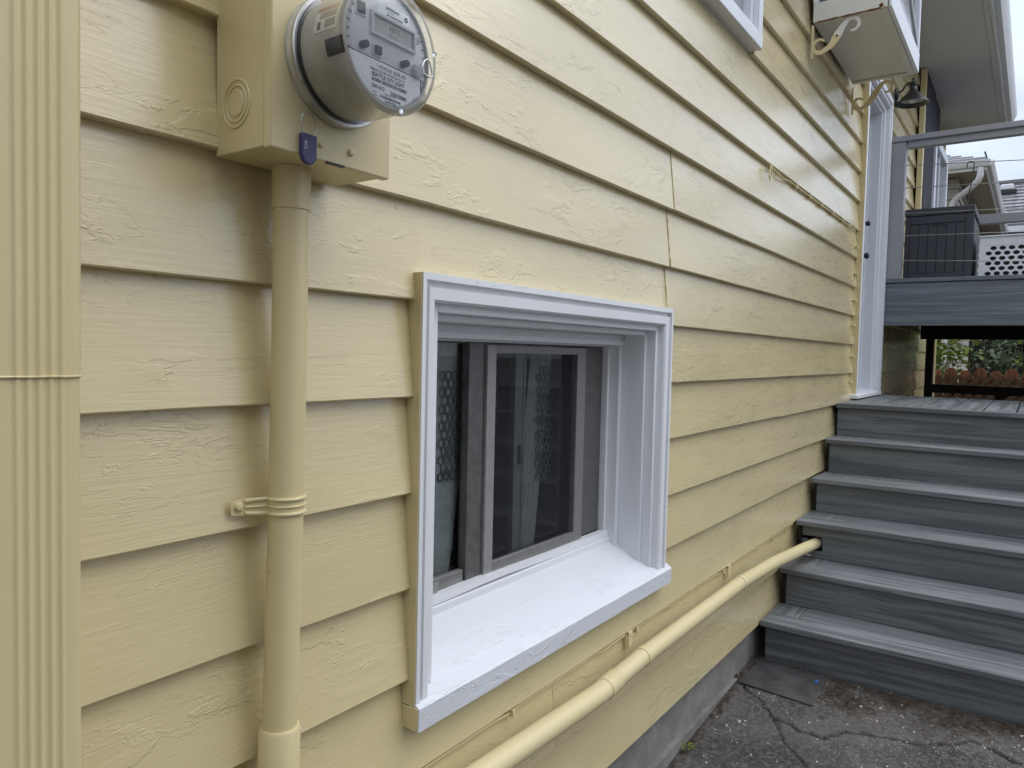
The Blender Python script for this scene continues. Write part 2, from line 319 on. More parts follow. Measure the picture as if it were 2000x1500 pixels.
def leaf_mat(name, c0, c1):
    m = Mat(name); c = m.mix(m.noise(9, 2, 0.5), c0, c1)
    d = m.bsdf(c, 0.5, 0, 0.35); tr = m.new('ShaderNodeBsdfTranslucent'); m.l(c, tr.inputs['Color'])
    mx = m.new('ShaderNodeMixShader'); mx.inputs[0].default_value = 0.3; m.l(d, mx.inputs[1]); m.l(tr.outputs[0], mx.inputs[2]); return m.done(mx.outputs[0])
M_LEAF = leaf_mat('young_leaf', (0.08, 0.14, 0.02), (0.26, 0.31, 0.05)); M_LEAF2 = leaf_mat('dusty_leaf', (0.06, 0.10, 0.05), (0.16, 0.20, 0.11))
def shingle_mat():
    m = Mat('grey_shingle'); b = m.noise((3, 9, 3), 4, 0.6); c = m.mix(m.rng(b, 0.3, 0.7), (0.20, 0.20, 0.205), (0.34, 0.34, 0.35))
    return m.done(m.bsdf(c, 0.36, 0, 0.6, m.bump(m.noise(60, 3, 0.6), 0.5, 0.004)))
M_SHING = shingle_mat()
def wall_lap_mat():
    m = Mat('pale_fill_wall'); n = m.noise(2, 5, 0.6); c = m.mix(n, (0.34, 0.32, 0.28), (0.40, 0.38, 0.34)); return m.done(m.bsdf(c, 0.8, 0, 0.3))  # pale tone of the added wall, gives fill light
M_LAPW = wall_lap_mat()

# ------------------------------------------------------------------ ground
def base_z(x): 
    t = min(1, max(0, (x - 2.1) / 1.0)); return 0.05 * t * t * (3 - 2 * t)
CR1 = [(2.96, 0.02), (2.9, -0.005), (2.854, -0.03), (2.809, -0.082), (2.75, -0.15), (2.707, -0.179), (2.696, -0.195), (2.63, -0.23), (2.569, -0.262), (2.5, -0.33), (2.441, -0.4), (2.36, -0.5), (2.25, -0.58)]
CR2 = [(2.704, -0.193), (2.677, -0.259), (2.668, -0.305), (2.654, -0.36), (2.739, -0.425), (2.769, -0.502), (2.785, -0.572), (2.8, -0.64), (2.855, -0.725), (2.933, -0.794), (2.907, -0.854), (2.861, -0.919), (2.83, -1.05)]
def cdist(x, y, L):
    best = 9
    for (a, b), (c, d) in zip(L[:-1], L[1:]):
        dx, dy = c - a, d - b; t = max(0, min(1, ((x - a) * dx + (y - b) * dy) / (dx * dx + dy * dy)))
        best = min(best, math.hypot(x - a - t * dx, y - b - t * dy))
    return best
SOIL = [((2.95, -0.39), 0.10), ((3.02, -0.33), 0.07), ((3.02, -0.74), 0.10), ((3.06, -0.55), 0.06), ((3.08, -0.9), 0.07), ((2.92, 0.0), 0.05), ((2.6, 0.02), 0.03), ((2.4, 0.02), 0.03)]
def gz(x, y):
    z = base_z(x) + 0.004 * wob(x * 3, y * 3) + 0.002 * wob(x * 14, y * 14)
    return z
def ground():
    fx = [2.0 + 0.006 * i for i in range(0, 200)]; fy = [-1.25 + 0.006 * i for i in range(0, 219)]
    xs = [-90, -40, -15, -6, -3, -1, 0, 0.6, 1.1, 1.5, 1.8, 1.9] + fx + [3.25, 3.5, 4, 5, 7, 10, 15, 30, 60, 120]
    ys = [-120, -50, -20, -10, -6, -4, -3, -2.2, -1.7, -1.4] + fy + [0.1, 0.3, 1, 3, 8, 20, 60, 120]
    vs = []; ck = []; sl = []
    for x in xs:
        for y in ys:
            z = gz(x, y); c = 0.0; so = 0.0
            if 2.0 <= x <= 3.2 and -1.25 <= y <= 0.07:
                jx, jy = x + 0.012 * wob(x * 22, y * 22, 3) + 0.006 * wob(x * 60, y * 60, 3), y + 0.012 * wob(x * 22, y * 22, 9) + 0.006 * wob(x * 60, y * 60, 5)
                w = 0.0048 * (1 + 0.8 * wob(x * 9, y * 9, 5))
                d = min(cdist(jx, jy, CR1) + 0.0008, cdist(jx, jy, CR2) - 0.0012)
                c = max(0.0, min(1.0, 1 - (d - w * 0.4) / w)); z -= 0.013 * c
                # the slabs have settled a little differently along the crack
                for (p, q), rr in SOIL:
                    so = max(so, max(0, 1 - math.hypot((x - p) / rr / 0.8, (y - q) / rr / 1.3)))
                so = max(so, 0.8 * max(0, 1 - abs(x - 3.11) / 0.05)) ; so = max(so, 0.85 * max(0, 1 - abs(y + 0.008) / (0.03 + 0.02 * wob(x * 7, 1))))
                so = min(1, so * 1.6)
                z += 0.006 * so * (0.6 + wob(x * 40, y * 40, 2))
            vs.append((x, y, z)); ck.append(c); sl.append(so)
    ny = len(ys); fs = [(i * ny + j, (i + 1) * ny + j, (i + 1) * ny + j + 1, i * ny + j + 1) for i in range(len(xs) - 1) for j in range(ny - 1)]
    me = bpy.data.meshes.new('ground'); me.from_pydata(vs, [], fs); me.polygons.foreach_set('use_smooth', [True] * len(fs))
    a = me.attributes.new('crack', 'FLOAT', 'POINT'); a.data.foreach_set('value', ck); a = me.attributes.new('soil', 'FLOAT', 'POINT'); a.data.foreach_set('value', sl)
    me.materials.append(M_GROUND); o = bpy.data.objects.new('ground', me); link(o); o['kind'] = 'structure'
ground()

# ------------------------------------------------------------------ the yellow house: boards
house = thing('yellow_house', 'yellow clapboard house wall with white trimmed windows and door', 'house', (0, 0, 0))
BUTT = [0.199, 0.3739, 0.5474, 0.7338, 0.9028, 1.079, 1.2545, 1.4295, 1.6054, 1.7792, 1.9576, 2.1236, 2.2996, 2.4768, 2.6524] + [2.6524 + 0.1757 * i for i in range(1, 12)]
XL, XR = -0.9, 9.25
WX0, WX1, WZ0, WZ1 = 0.977, 2.083, 0.655, 1.476        # basement window hole
UX0, UX1, UZ0 = 1.95, 2.800, 2.486                     # upper window hole
DX0, DX1, DZ1 = 4.908, 5.790, 3.17                     # door hole
BD = 0.0195
SLOPE = BD / 0.1757
def board(x0, x1, zb, zt, notches, seed):
    """one bevelled clapboard; notches: (xa, xb, zlow or None, zhigh or None)"""
    cols = []; n = max(2, int((x1 - x0) / 0.035)); xs = [x0 + (x1 - x0) * i / n for i in range(n + 1)]
    for (a, b, zl, zh) in notches:
        if b > x0 and a < x1: xs += [a - 1e-4, a + 1e-4, b - 1e-4, b + 1e-4]
    mb = MB(); prev = None; vs = []
    for x in sorted(xs):
        lo, hi = zb, zt + 0.026
        for (a, b, zl, zh) in notches:
            if a < x < b:
                if zl is not None: lo = zl
                if zh is not None: hi = zh
        wz = (0.0011 * wob(x * 2.3, seed) + 0.0005 * wob(x * 14, seed)) if lo == zb else 0
        wy = 0.0012 * wob(x * 1.1, seed, 4) + 0.0004 * wob(x * 9, seed, 6)
        def yf(z): return SLOPE * (z - zb) + wy
        l2 = lo + wz; back = BD - 0.0003
        vs += [(x, yf(l2) + back, l2 + 0.0004 * wob(x * 7, seed, 8)), (x, yf(l2) + 0.002, l2), (x, yf(l2), l2 + 0.0022), (x, yf(hi), hi), (x, yf(hi) + 0.005, hi)]
    m = len(vs) // 5; fs = []
    for i in range(m - 1):
        for j in range(5): fs.append((i * 5 + j, (i + 1) * 5 + j, (i + 1) * 5 + (j + 1) % 5, i * 5 + (j + 1) % 5))
    fs += [(0, 1, 2, 3, 4), tuple((m - 1) * 5 + j for j in (4, 3, 2, 1, 0))]
    mb.add(vs, fs); return mb.build('siding_board', M_BOARD, house, sharp=22)
JOINT = {7: [2.087], 8: [2.089], 9: [2.105],  3: [3.05], 5: [3.3], 1: [1.5], 15: [3.2], 11: [0.2], 6: [6.6], 2: [0.3], 16: [1.0], 12: [6.9]}
caulks = MB()
for k in range(len(BUTT) - 1):
    zb, zt = BUTT[k], BUTT[k + 1]
    if zb > 4.25: break
    cuts = []; notch = []
    def hole(a, b, z0, z1):
        if z0 <= zb + 0.03 and z1 >= zt - 0.005: cuts.append((a, b))
        elif z0 <= zb + 0.03 and z1 > zb: notch.append((a, b, z1, None))
        elif z0 < zt - 0.004 and z1 >= zt: notch.append((a, b, None, z0))
    hole(WX0, WX1, WZ0, WZ1); hole(UX0, UX1, UZ0, 3.40); hole(DX0, DX1, 1.09, DZ1)
    if zb < 1.0: cuts.append((4.75 + 0, 4.751)) if False else None
    segs = []; x = XL
    stops = sorted([(a, b) for a, b in cuts] + [(j - 0.0012, j + 0.0012) for j in JOINT.get(k, [])])
    for a, b in stops:
        if a > x: segs.append((x, a))
        x = max(x, b)
    segs.append((x, XR))
    for i, (a, b) in enumerate(segs):
        dz = 0.0035 * ((i % 2) * 2 - 1) if len(JOINT.get(k, [])) and i else 0
        board(a, b, zb + dz * (1 if k in (10, 13) else 0.3), zt, notch, k * 3.7 + i * 11.1)
    for j in JOINT.get(k, []):
        if k in (7, 8, 9):
            z0 = max(zb, WZ1 + 0.01) if k == 7 else zb
            pts = [(j + 0.0007 * wob(t * 5, k), SLOPE * (z0 + (zt - z0) * t / 10 - zb) + 0.0008, z0 + (zt - z0) * t / 10) for t in range(11)]
            MB().tube(pts, [0.0030 * (1 + 0.8 * wob(t * 1.7, k, 2)) for t in range(11)], 7).build('caulk_bead', M_CAULK, house)
# sheathing behind the boards, around the openings
sh = MB()
def sheath(x0, x1, z0, z1): sh.box(x0, x1, 0.031, 0.30 if z1 - z0 > 9 else 0.12, z0, z1)
sheath(XL, WX0 - .004, 0.12, 4.35); sheath(WX0 - .004, WX1 + .004, 0.12, WZ0 - 0.02); sheath(WX0 - .004, WX1 + .004, WZ1 + .004, 4.35)
sheath(WX1 + .004, UX0, 0.12, 4.35) if UX0 > WX1 else None
sheath(WX1 + .004, DX0 - .004, 0.12, 4.35); sheath(DX0 - .004, DX1 + .004, 0.12, 1.08); sheath(DX0 - .004, DX1 + .004, DZ1 + .004, 4.35); sheath(DX1 + .004, XR - .01, 0.12, 4.35)
sh.build('sheathing', M_SHEATH, house)
MB().box(XL, XR - .01, 0.14, 0.4, 4.36, 4.40).build('wall_plate', M_SHEATH, house)
MB().box(XR - 0.02, XR + 0.02, -0.02, 0.10, 0.19, 4.3).build('corner_board', M_YEL, house, 0.003)
MB().box(XR - 0.02, XR, 0.10, 5.0, 0.0, 4.3).build('end_wall', M_YEL, house)
# dark closed space behind the openings
def room(x0, x1, y0, y1, z0, z1, nm):
    mb = MB(); mb.box(x0, x0 + .02, y0, y1, z0, z1); mb.box(x1 - .02, x1, y0, y1, z0, z1); mb.box(x0 + .021, x1 - .021, y0, y1, z0, z0 + .02); mb.box(x0 + .021, x1 - .021, y0, y1, z1 - .02, z1); mb.box(x0 + .021, x1 - .021, y1 - .02, y1, z0 + .021, z1 - .021)
    return mb.build(nm, M_DARKROOM, house)
room(0.4, 2.9, 0.121, 1.9, 0.3, 2.0, 'cellar_room')
MB().box(4.6, 6.1, 0.26, 1.5, 1.0, 3.4).build('entry_room', M_DARKROOM, house)
# foundation
fm = MB()
nseg = 60
def strip(mb, x0, x1, y_front, y_back, z0, z1, amp, n=80):
    vs = []
    for i in range(n + 1):
        x = x0 + (x1 - x0) * i / n; w = amp * wob(x * 5, z0); w2 = amp * wob(x * 7, z1, 5)
        vs += [(x, y_front + w, z0), (x, y_front + w * 0.6, z1 + w2), (x, y_back, z1 + w2 * .4), (x, y_back, z0)]
    fs = [(i * 4 + j, (i + 1) * 4 + j, (i + 1) * 4 + (j + 1) % 4, i * 4 + (j + 1) % 4) for i in range(n) for j in range(4)] + [(3, 2, 1, 0), (n * 4, n * 4 + 1, n * 4 + 2, n * 4 + 3)]
    mb.add(vs, fs)
strip(fm, XL, XR - 0.01, 0.024, 0.2, 0.045, 0.215, 0.003); fm.build('foundation', M_FOUND, house, sharp=50)
fm = MB(); strip(fm, XL, XR - 0.01, 0.006, 0.2, -0.1, 0.045, 0.007); fm.build('footing_ledge', M_FOUND, house, sharp=50)

# ---- basement window
def ring(x0, x1, z0, z1, ins0, ins1, yf, yb, legs_to=None):
    """three-sided frame (left, head, right) between two insets of the opening"""
    mb = MB(); zb = z0 if legs_to is None else legs_to
    mb.box(x0 + ins0, x0 + ins1, yf, yb, zb, z1 - ins0); mb.box(x1 - ins1, x1 - ins0, yf, yb, zb, z1 - ins0); mb.box(x0 + ins1, x1 - ins1, yf, yb, z1 - ins1, z1 - ins0)
    return mb
A0, A1, B1 = 0.975, 2.085, 1.479
prof = [(0, 0.02), (0, -0.0175), (0.011, -0.0185), (0.0122, -0.0070), (0.021, -0.0065), (0.023, -0.0165), (0.042, -0.0155), (0.0455, -0.010), (0.046, 0.02)]
cas = MB(); vs = []; SL, ST, SR_ = 0.78, 1.12, 1.12
for st in range(4):
    for w, y in prof:
        if st == 0: p = (A0 + w * SL, y, 0.6905)
        elif st == 1: p = (A0 + w * SL, y, B1 - w * ST)
        elif st == 2: p = (A1 - w * SR_, y, B1 - w * ST)
        else: p = (A1 - w * SR_, y, 0.6905)
        vs.append(p)
npf = len(prof); fs = []
for st in range(3):
    for j in range(npf - 1): fs.append((st * npf + j, st * npf + j + 1, (st + 1) * npf + j + 1, (st + 1) * npf + j))
cas.add(vs, fs)
win = cas.build('basement_window', M_WHITEZ, house, sharp=30)
tag(win, 'white cellar window recessed in a deep moulded casing')
ins = A1 - 0.052
def stepframe(i0, i1, yf, yb): return ring(A0 - 0.0, A1, 0.70, B1, i0, i1, yf, yb, 0.69)
stepframe(0.046, 0.068, 0.006, 0.16).build('casing_step', M_WHITEZ, win, 0.002)
stepframe(0.068, 0.082, 0.034, 0.16).build('casing_step', M_WHITEZ, win, 0.002)
stepframe(0.082, 0.104, 0.105, 0.16).build('stop', M_WHITEZ, win, 0.002)
stepframe(0.104, 0.118, 0.136, 0.16).build('stop', M_WHITEZ, win, 0.0015)
MB().box(A0 + 0.04, A1 - 0.045, 0.1, 0.115, B1 - 0.113, B1 - 0.1).build('head_stop', M_WHITEZ, win, 0.001)
# side of the casing is painted with the wall
MB().box(A0 - 0.0022, A0 - 0.0003, -0.0150, 0.016, 0.6875, B1 - 0.001).build('casing_side', M_YEL, win)
# sill in three strips, sloping down to the front, with a rough front edge
M_SILL = paint('brushed_sill_paint', (0.66, 0.68, 0.715), 0.4, 0, 1.1, 0.9, 0.03, False)
def sillz(y): return 0.688 + (y + 0.026) * (0.768 - 0.688) / (0.125 + 0.026)
def sill_strip(y0, y1, x0, x1, drop, t=0.046, lift=0.0):
    vs = []; n = 40
    for i in range(n + 1):
        x = x0 + (x1 - x0) * i / n; w = (0.0016 * wob(x * 9, y0) + 0.0008 * wob(x * 40, y0)) if drop else 0
        za, zb_ = sillz(y0) + lift, sillz(y1) + lift
        vs += [(x, y0 + w, za - t), (x, y0 - 0.001 + w, za - 0.003), (x, y0 + 0.003 + w, za + w * .5), (x, y1, zb_), (x, y1, zb_ - t)]
    fs = [(i * 5 + j, (i + 1) * 5 + j, (i + 1) * 5 + (j + 1) % 5, i * 5 + (j + 1) % 5) for i in range(n) for j in range(5)] + [(4, 3, 2, 1, 0), tuple(n * 5 + j for j in range(5))]
    return MB().add(vs, fs)
sill_strip(-0.026, 0.0, 0.9735, 2.112, True).build('sill', M_SILL, win, sharp=40)
sill_strip(0.0006, 0.070, A0 + 0.05, A1 - 0.05, False, 0.03, -0.0022).build('sill_board', M_SILL, win)
sill_strip(0.0708, 0.128, A0 + 0.06, A1 - 0.06, False, 0.03, 0.0012).build('sill_board', M_SILL, win)
MB().box(0.9712, 0.9733, -0.0245, 0.015, 0.644, 0.686).build('sill_end', M_YEL, win, 0.001)
MB().box(A0 + .08, A1 - .08, 0.122, 0.15, 0.760, 0.785).build('bottom_rail', M_WHITE, win, 0.002)
# upper bead of the bottom rail, sprung a little in the middle
bd = MB(); vs = []
for i in range(31):
    x = A0 + .085 + (A1 - A0 - .17) * i / 30; g = 0.005 * math.exp(-((x - 1.42) / 0.16) ** 2)
    vs += [(x, 0.127, 0.786 + g), (x, 0.127, 0.803 + g * .6), (x, 0.15, 0.803 + g * .6), (x, 0.15, 0.786 + g)]
bd.add(vs, [(i * 4 + j, (i + 1) * 4 + j, (i + 1) * 4 + (j + 1) % 4, i * 4 + (j + 1) % 4) for i in range(30) for j in range(4)]).build('glazing_bead', M_WHITE, win)
GZ0, GZ1 = 0.803, B1 - 0.116
MB().box(1.06, 1.965, 0.158, 0.176, GZ0 - .015, GZ0 + 0.018).build('sash_rail', M_ALUD, win, 0.001)
MB().box(1.06, 1.965, 0.158, 0.176, GZ1 - .006, GZ1 + 0.02).build('sash_rail', M_ALUD, win, 0.001)
MB().box(1.315, 1.372, 0.147, 0.172, GZ0, GZ1).build('meeting_stile', M_ALUD, win, 0.002)
MB().box(1.06, 1.31, 0.150, 0.165, GZ0, GZ0 + 0.03).build('sash_rail', M_ALU, win, 0.002)
MB().box(1.155, 1.215, 0.143, 0.149, GZ0, GZ0 + 0.024).build('sash_clip', M_ALUL, win, 0.001)
# insect screen
for a, b, m_ in ((1.374, 1.408, M_ALUL), (1.792, 1.838, M_ALU)): MB().box(a, b, 0.139, 0.150, GZ0, GZ1 - 0.008).build('screen_stile', m_, win, 0.0015)
MB().box(1.408, 1.792, 0.139, 0.150, GZ0, GZ0 + 0.028).build('screen_rail', M_ALU, win, 0.0015); MB().box(1.408, 1.792, 0.139, 0.150, GZ1 - 0.028, GZ1 - 0.008).build('screen_rail', M_ALU, win, 0.0015)
MB().add([(1.406, 0.146, GZ0 + .02), (1.794, 0.146, GZ0 + .02), (1.794, 0.146, GZ1 - .02), (1.406, 0.146, GZ1 - .02)], [(0, 1, 2, 3)]).build('insect_screen', M_SCREEN, win)
MB().add([(1.06, 0.1665, GZ0), (1.965, 0.1665, GZ0), (1.965, 0.1665, GZ1), (1.06, 0.1665, GZ1)], [(0, 1, 2, 3)]).build('pane', M_GLASS, win)
MB().box(1.53, 1.565, 0.168, 0.185, GZ0, GZ1).build('inner_stile', M_ALUL, win, 0.002); MB().box(1.567, 1.578, 0.168, 0.18, GZ0, GZ1).build('inner_stile', M_ALUL, win, 0.001)
MB().box(1.548, 1.556, 0.163, 0.168, 1.05, 1.10).build('sash_latch', M_RUBBER, win, 0.001)
MB().box(1.86, 1.965, 0.155, 0.172, GZ0, GZ1).build('jamb_liner', M_ALUD, win, 0.002)
# open the cellar room front: curtains stand between the pane and the room
def curtain(pts_top, pts_bot, z0, z1, amp, n=50):
    vs = []; (a, b), (c, d) = pts_top, pts_bot
    for i in range(n + 1):
        t = i / n
        for r_ in range(9):
            s_ = r_ / 8; x = (a + (b - a) * t) * (1 - s_) + (c + (d - c) * t) * s_
            vs.append((x, 0.1865 - 0.0 + 0.002 * math.sin(t * 31 + s_ * 1.5) * amp, z1 + (z0 - z1) * s_))
    return MB().add(vs, [(i * 9 + j, (i + 1) * 9 + j, (i + 1) * 9 + j + 1, i * 9 + j + 1) for i in range(n) for j in range(8)])
curtain((1.05, 1.385), (1.02, 1.30), GZ0 - .01, GZ1 + 0.01, 1.0).build('curtain', M_CURT, win); curtain((1.63, 1.73), (1.56, 1.66), GZ0 - .01, GZ1 + 0.01, 1.0).build('curtain', M_CURT, win)
def lace(x0, x1, z0, z1):
    mb = MB(); r_ = 0.0105; row = 0; z = z0
    while z < z1:
        x = x0 + (r_ if row % 2 else 0)
        while x < x1:
            pts = [(x + r_ * math.cos(a * math.pi / 3 + .5), 0.1815, z + r_ * math.sin(a * math.pi / 3 + .5)) for a in range(6)]
            mb.tube(pts, 0.0019, 4, True); x += 2.1 * r_
        z += 1.85 * r_; row += 1
    return mb
lace(1.262, 1.318, 1.05, 1.30).build('lace_edging', M_LACE, win); lace(1.415, 1.46, 1.17, 1.30).build('lace_edging', M_LACE, win); lace(1.66, 1.715, 1.0, 1.295).build('lace_edging', M_LACE, win)

# ---- upper vinyl window
uw = ring(UX0, UX1, 2.486, 3.40, 0, 0.048, -0.028, 0.03, 2.538).box(UX0, UX1, -0.030, 0.03, 2.486, 2.538).build('upper_window', M_VINYL, house, 0.003)
tag(uw, 'white vinyl window high on the wall')
ring(UX0, UX1, 2.54, 3.40, 0.05, 0.075, -0.006, 0.05, 2.538).box(UX0 + .076, UX1 - .076, -0.004, 0.05, 2.5385, 2.562).build('sash_frame', M_VINYL, uw, 0.002)
MB().box(2.42, 2.455, 0.0, 0.05, 2.563, 3.3).build('mullion', M_VINYL, uw, 0.002); MB().box(2.47, 2.482, 0.005, 0.05, 2.563, 3.3).build('mullion', M_VINYL, uw, 0.001)
MB().box(UX0 + .07, UX1 - .07, 0.024, 0.03, 2.55, 3.35).build('pane', M_PANEW, uw)

# ---- door in its white frame
dj = ring(DX0 + .002, DX1, 1.09, 3.165, 0, 0.040, -0.022, 0.03, 1.115).build('door', M_WHITEZ, house, 0.002)
tag(dj, 'white framed entry door at the top of the grey stairs')
ring(DX0, DX1, 1.09, 3.165, 0.040, 0.058, -0.010, 0.10, 1.12).build('casing_step', M_WHITEZ, dj, 0.002)
ring(DX0, DX1, 1.09, 3.165, 0.058, 0.070, -0.016, 0.10, 1.12).build('casing_step', M_WHITEZ, dj, 0.002)
ring(DX0, DX1, 1.09, 3.165, 0.070, 0.100, 0.012, 0.12, 1.12).build('jamb', M_WHITEZ, dj, 0.003)
ring(DX0, DX1, 1.09, 3.165, 0.100, 0.115, 0.030, 0.14, 1.12).build('jamb', M_WHITEZ, dj, 0.002)
ring(DX0, DX1, 1.09, 3.165, 0.115, 0.130, 0.098, 0.16, 1.12).build('stop', M_WHITEZ, dj, 0.002)
MB().box(DX0 - .0024, DX0 - .0002, -0.020, 0.016, 1.10, 3.16).build('casing_side', M_YEL, dj)
MB().hexa([(4.86, -0.040, 1.098), (5.70, -0.040, 1.098), (5.70, 0.12, 1.098), (4.86, 0.12, 1.098), (4.86, -0.040, 1.122), (5.70, -0.040, 1.122), (5.70, 0.12, 1.14), (4.86, 0.12, 1.14)]).build('threshold', M_WHITE, dj, 0.004)
M_STORM = plain('blue_grey_storm_frame', (0.22, 0.24, 0.27), 0.4, 0.2, 0.5, 0.05, 20, 0.05)
MB().box(5.575, 5.655, 0.106, 0.118, 1.16, 3.03).build('storm_frame', M_STORM, dj, 0.001)
for i in range(11): MB().lathe([(0.006, 0.1062), (0.005, 0.1035), (0.001, 0.1032)], (5.612, 1.25 + i * 0.17), 'y', 8).build('screw', M_RUBBER, dj)
MB().box(5.045, 5.655, 0.119, 0.15, 1.15, 3.04).build('door_leaf', M_STORM, dj, 0.003)
for z, s_ in ((2.055, 1.15), (2.275, 1.0)):
    MB().lathe([(0.012 * s_, 0.106), (0.011 * s_, 0.080), (0.017 * s_, 0.076), (0.019 * s_, 0.060), (0.010 * s_, 0.052)], (5.55, z), 'y', 16).build('handle', M_BLACK, dj)

# ---- garden window box high on the wall
gw = MB()
GX0, GX1, GY, GZB, GZT = 3.600, 4.494, -0.315, 2.884, 3.95
gw.box(GX0, GX1, GY, -0.006, GZB + .002, GZB + 0.014)
g = gw.build('garden_window', M_OLDWHITE, house, 0.001); tag(g, 'white garden window box standing out from the wall, rusty below')
# bottom frame mouldings
mb = MB(); mb.box(GX0 + .001, GX1 - .001, GY + .001, GY + 0.03, GZB - .008, GZB + .001); mb.box(GX1 - 0.03, GX1 - .001, GY + .0305, -0.008, GZB - .008, GZB + .001); mb.build('bottom_frame', M_OLDWHITE, g, 0.002)
MB().box(GX0 - .012, GX0 - .0005, GY - .01, -0.008, GZB - .002, GZB + 0.085).build('side_rail', M_OLDWHITE, g, 0.002)
MB().box(GX0 - .012, GX1 + .01, GY - .018, GY - .0005, GZB - .002, GZB + 0.10).build('front_rail', M_VINYL, g, 0.003)
for x in (GX0 - .011, GX1 - .03): MB().box(x, x + .04, GY - .016, GY + .025, GZB + .1005, GZT).build('corner_post', M_VINYL, g, 0.003)
MB().box(GX0 - .011, GX0 + .025, -0.03, -0.006, GZB + .0855, GZT).build('wall_post', M_VINYL, g, 0.002)
MB().box(GX1 - .03, GX1 + .005, -0.03, -0.006, GZB + .0155, GZT).build('wall_post', M_VINYL, g, 0.002)
MB().box(GX0 + .031, GX1 - .031, GY - .004, GY + .002, GZB + .1005, GZT).build('pane', M_PANEW, g); MB().box(GX0 - .002, GX0 + .004, GY + .026, -0.031, GZB + .0855, GZT).build('pane', M_PANE, g)
MB().box(GX1 - .012, GX1 - .006, GY + .026, -0.031, GZB + .0155, GZT).build('pane', M_PANE, g)
MB().box(GX0, GX1, GY, -0.006, GZT + .001, GZT + .02).build('top_panel', M_VINYL, g)
# front bow moulding, a curved bar across the front glass
pts = [(GX0 + .03 + (GX1 - GX0 - .06) * t / 12, GY - .010, GZB + .14 + 0.55 * (1 - (t / 12) ** 0.6)) for t in range(13)]
MB().tube(pts, 0.006, 6).build('blind_cord', M_VINYL, g)
pts = [(GX0 - .0135, -0.03 - .26 * t / 14, GZB - .004 + 0.002 * wob(t * .9, 3)) for t in range(15)]
MB().tube(pts, [0.0035 * (1 + .8 * wob(t * .7, 8)) for t in range(15)], 6).build('rust_streak', M_RUST, g)
MB().tube([(GX0 - .0125, -0.288, GZB + .004), (GX0 - .0125, -0.298, GZB + .012)], 0.008, 7).build('rust_streak', M_RUST, g)
# scroll brackets under the box, cut from flat iron, in a plane square to the wall
def bracket(x, top_white, name='scroll_bracket'):
    z1 = GZB - .009
    MB().box(x - 0.012, x + 0.012, -0.012, -0.003, z1 - 0.155, z1 - 0.004).build(name + '_plate', M_YEL, g, 0.001)
    def spiral(cx, cz, r0, r1, a0, a1, n=20): return [(cx + (r0 + (r1 - r0) * t / n) * math.cos(a0 + (a1 - a0) * t / n), cz + (r0 + (r1 - r0) * t / n) * math.sin(a0 + (a1 - a0) * t / n)) for t in range(n + 1)]
    # u = distance out from the wall, w = height
    lo = spiral(0.040, z1 - 0.098, 0.024, 0.034, R(35), R(300), 22)
    up = spiral(0.176, z1 - 0.036, 0.033, 0.024, R(128), R(-105), 22)
    path = lo + [(0.090, z1 - 0.108), (0.115, z1 - 0.068), (0.135, z1 - 0.035)] + up
    wd = [0.004 + 0.0055 * min(1, i / 18) for i in range(len(lo))] + [0.013, 0.018, 0.013] + [0.0095 - 0.0055 * i / len(up) for i in range(len(up))]
    def ribbon(idx, mat, nm):
        vs = []
        for i in idx:
            p = Vector((path[i][0], path[i][1])); q = Vector((path[min(i + 1, len(path) - 1)])); o_ = Vector((path[max(i - 1, 0)])); t = (q - o_).normalized(); n_ = Vector((-t.y, t.x)) * wd[i]
            a, b = p + n_, p - n_
            for xx in (x - 0.004, x + 0.004): vs += [(xx, -a.x, a.y), (xx, -b.x, b.y)]
        m_ = len(idx); fs = [(0, 2, 3, 1), tuple((m_ - 1) * 4 + j for j in (0, 1, 3, 2))]
        for i in range(m_ - 1):
            e = i * 4; f_ = e + 4
            fs += [(e, e + 1, f_ + 1, f_), (e + 2, f_ + 2, f_ + 3, e + 3), (e, f_, f_ + 2, e + 2), (e + 1, e + 3, f_ + 3, f_ + 1)]
        return MB().add(vs, fs).build(nm, mat, g, sharp=50)
    L = len(lo) + 2
    if top_white: ribbon(list(range(0, L)), M_YEL, name); ribbon(list(range(L - 1, len(path))), M_OLDWHITE, name)
    else: ribbon(list(range(len(path))), M_YEL, name)
    MB().lathe([(0.0045, x - 0.0065), (0.004, x - 0.0045)], (-0.113, z1 - 0.072), 'x', 10).build('bolt', M_RUBBER if top_white else M_VINYL, g)
bracket(3.60, True); bracket(4.52, False)

# ---- rear part of the wall: shutter, window, eave
MB().box(7.22, 7.30, -0.045, -0.004, 1.92, 3.84).build('shutter_trim', M_YEL, house, 0.003)
MB().box(7.302, 7.93, -0.05, -0.006, 1.95, 3.83).build('shutter', M_SHUT, house, 0.004)
MB().box(7.932, 8.46, -0.035, -0.006, 3.50, 3.83).build('shutter', M_SHUT, house, 0.003)  # dark panel filling the dark area above the window, no real shutter leaf
rw = ring(7.94, 9.05, 2.2, 3.48, 0, 0.09, -0.07, -0.004, 2.25).box(7.94, 9.05, -0.075, -0.004, 2.19, 2.249).build('rear_window', M_VINYL, house, 0.004); tag(rw, 'white window beside the charcoal shutter at the rear')
MB().box(8.03, 8.96, -0.030, -0.022, 2.25, 3.39).build('pane', M_PANEW, rw); MB().box(8.5, 8.54, -0.045, -0.0305, 2.25, 3.39).build('mullion', M_VINYL, rw, 0.002)
MB().box(5.30, 9.38, -0.50, 0.35, 3.850, 3.872).build('soffit', M_SOFF, house, 0.002)
MB().box(5.30, 9.38, -0.536, -0.502, 3.838, 3.872).build('soffit_trim', M_SOFF, house, 0.003)
MB().box(5.30, 9.40, -0.560, -0.538, 3.842, 4.02).build('fascia', M_GUT, house, 0.002)
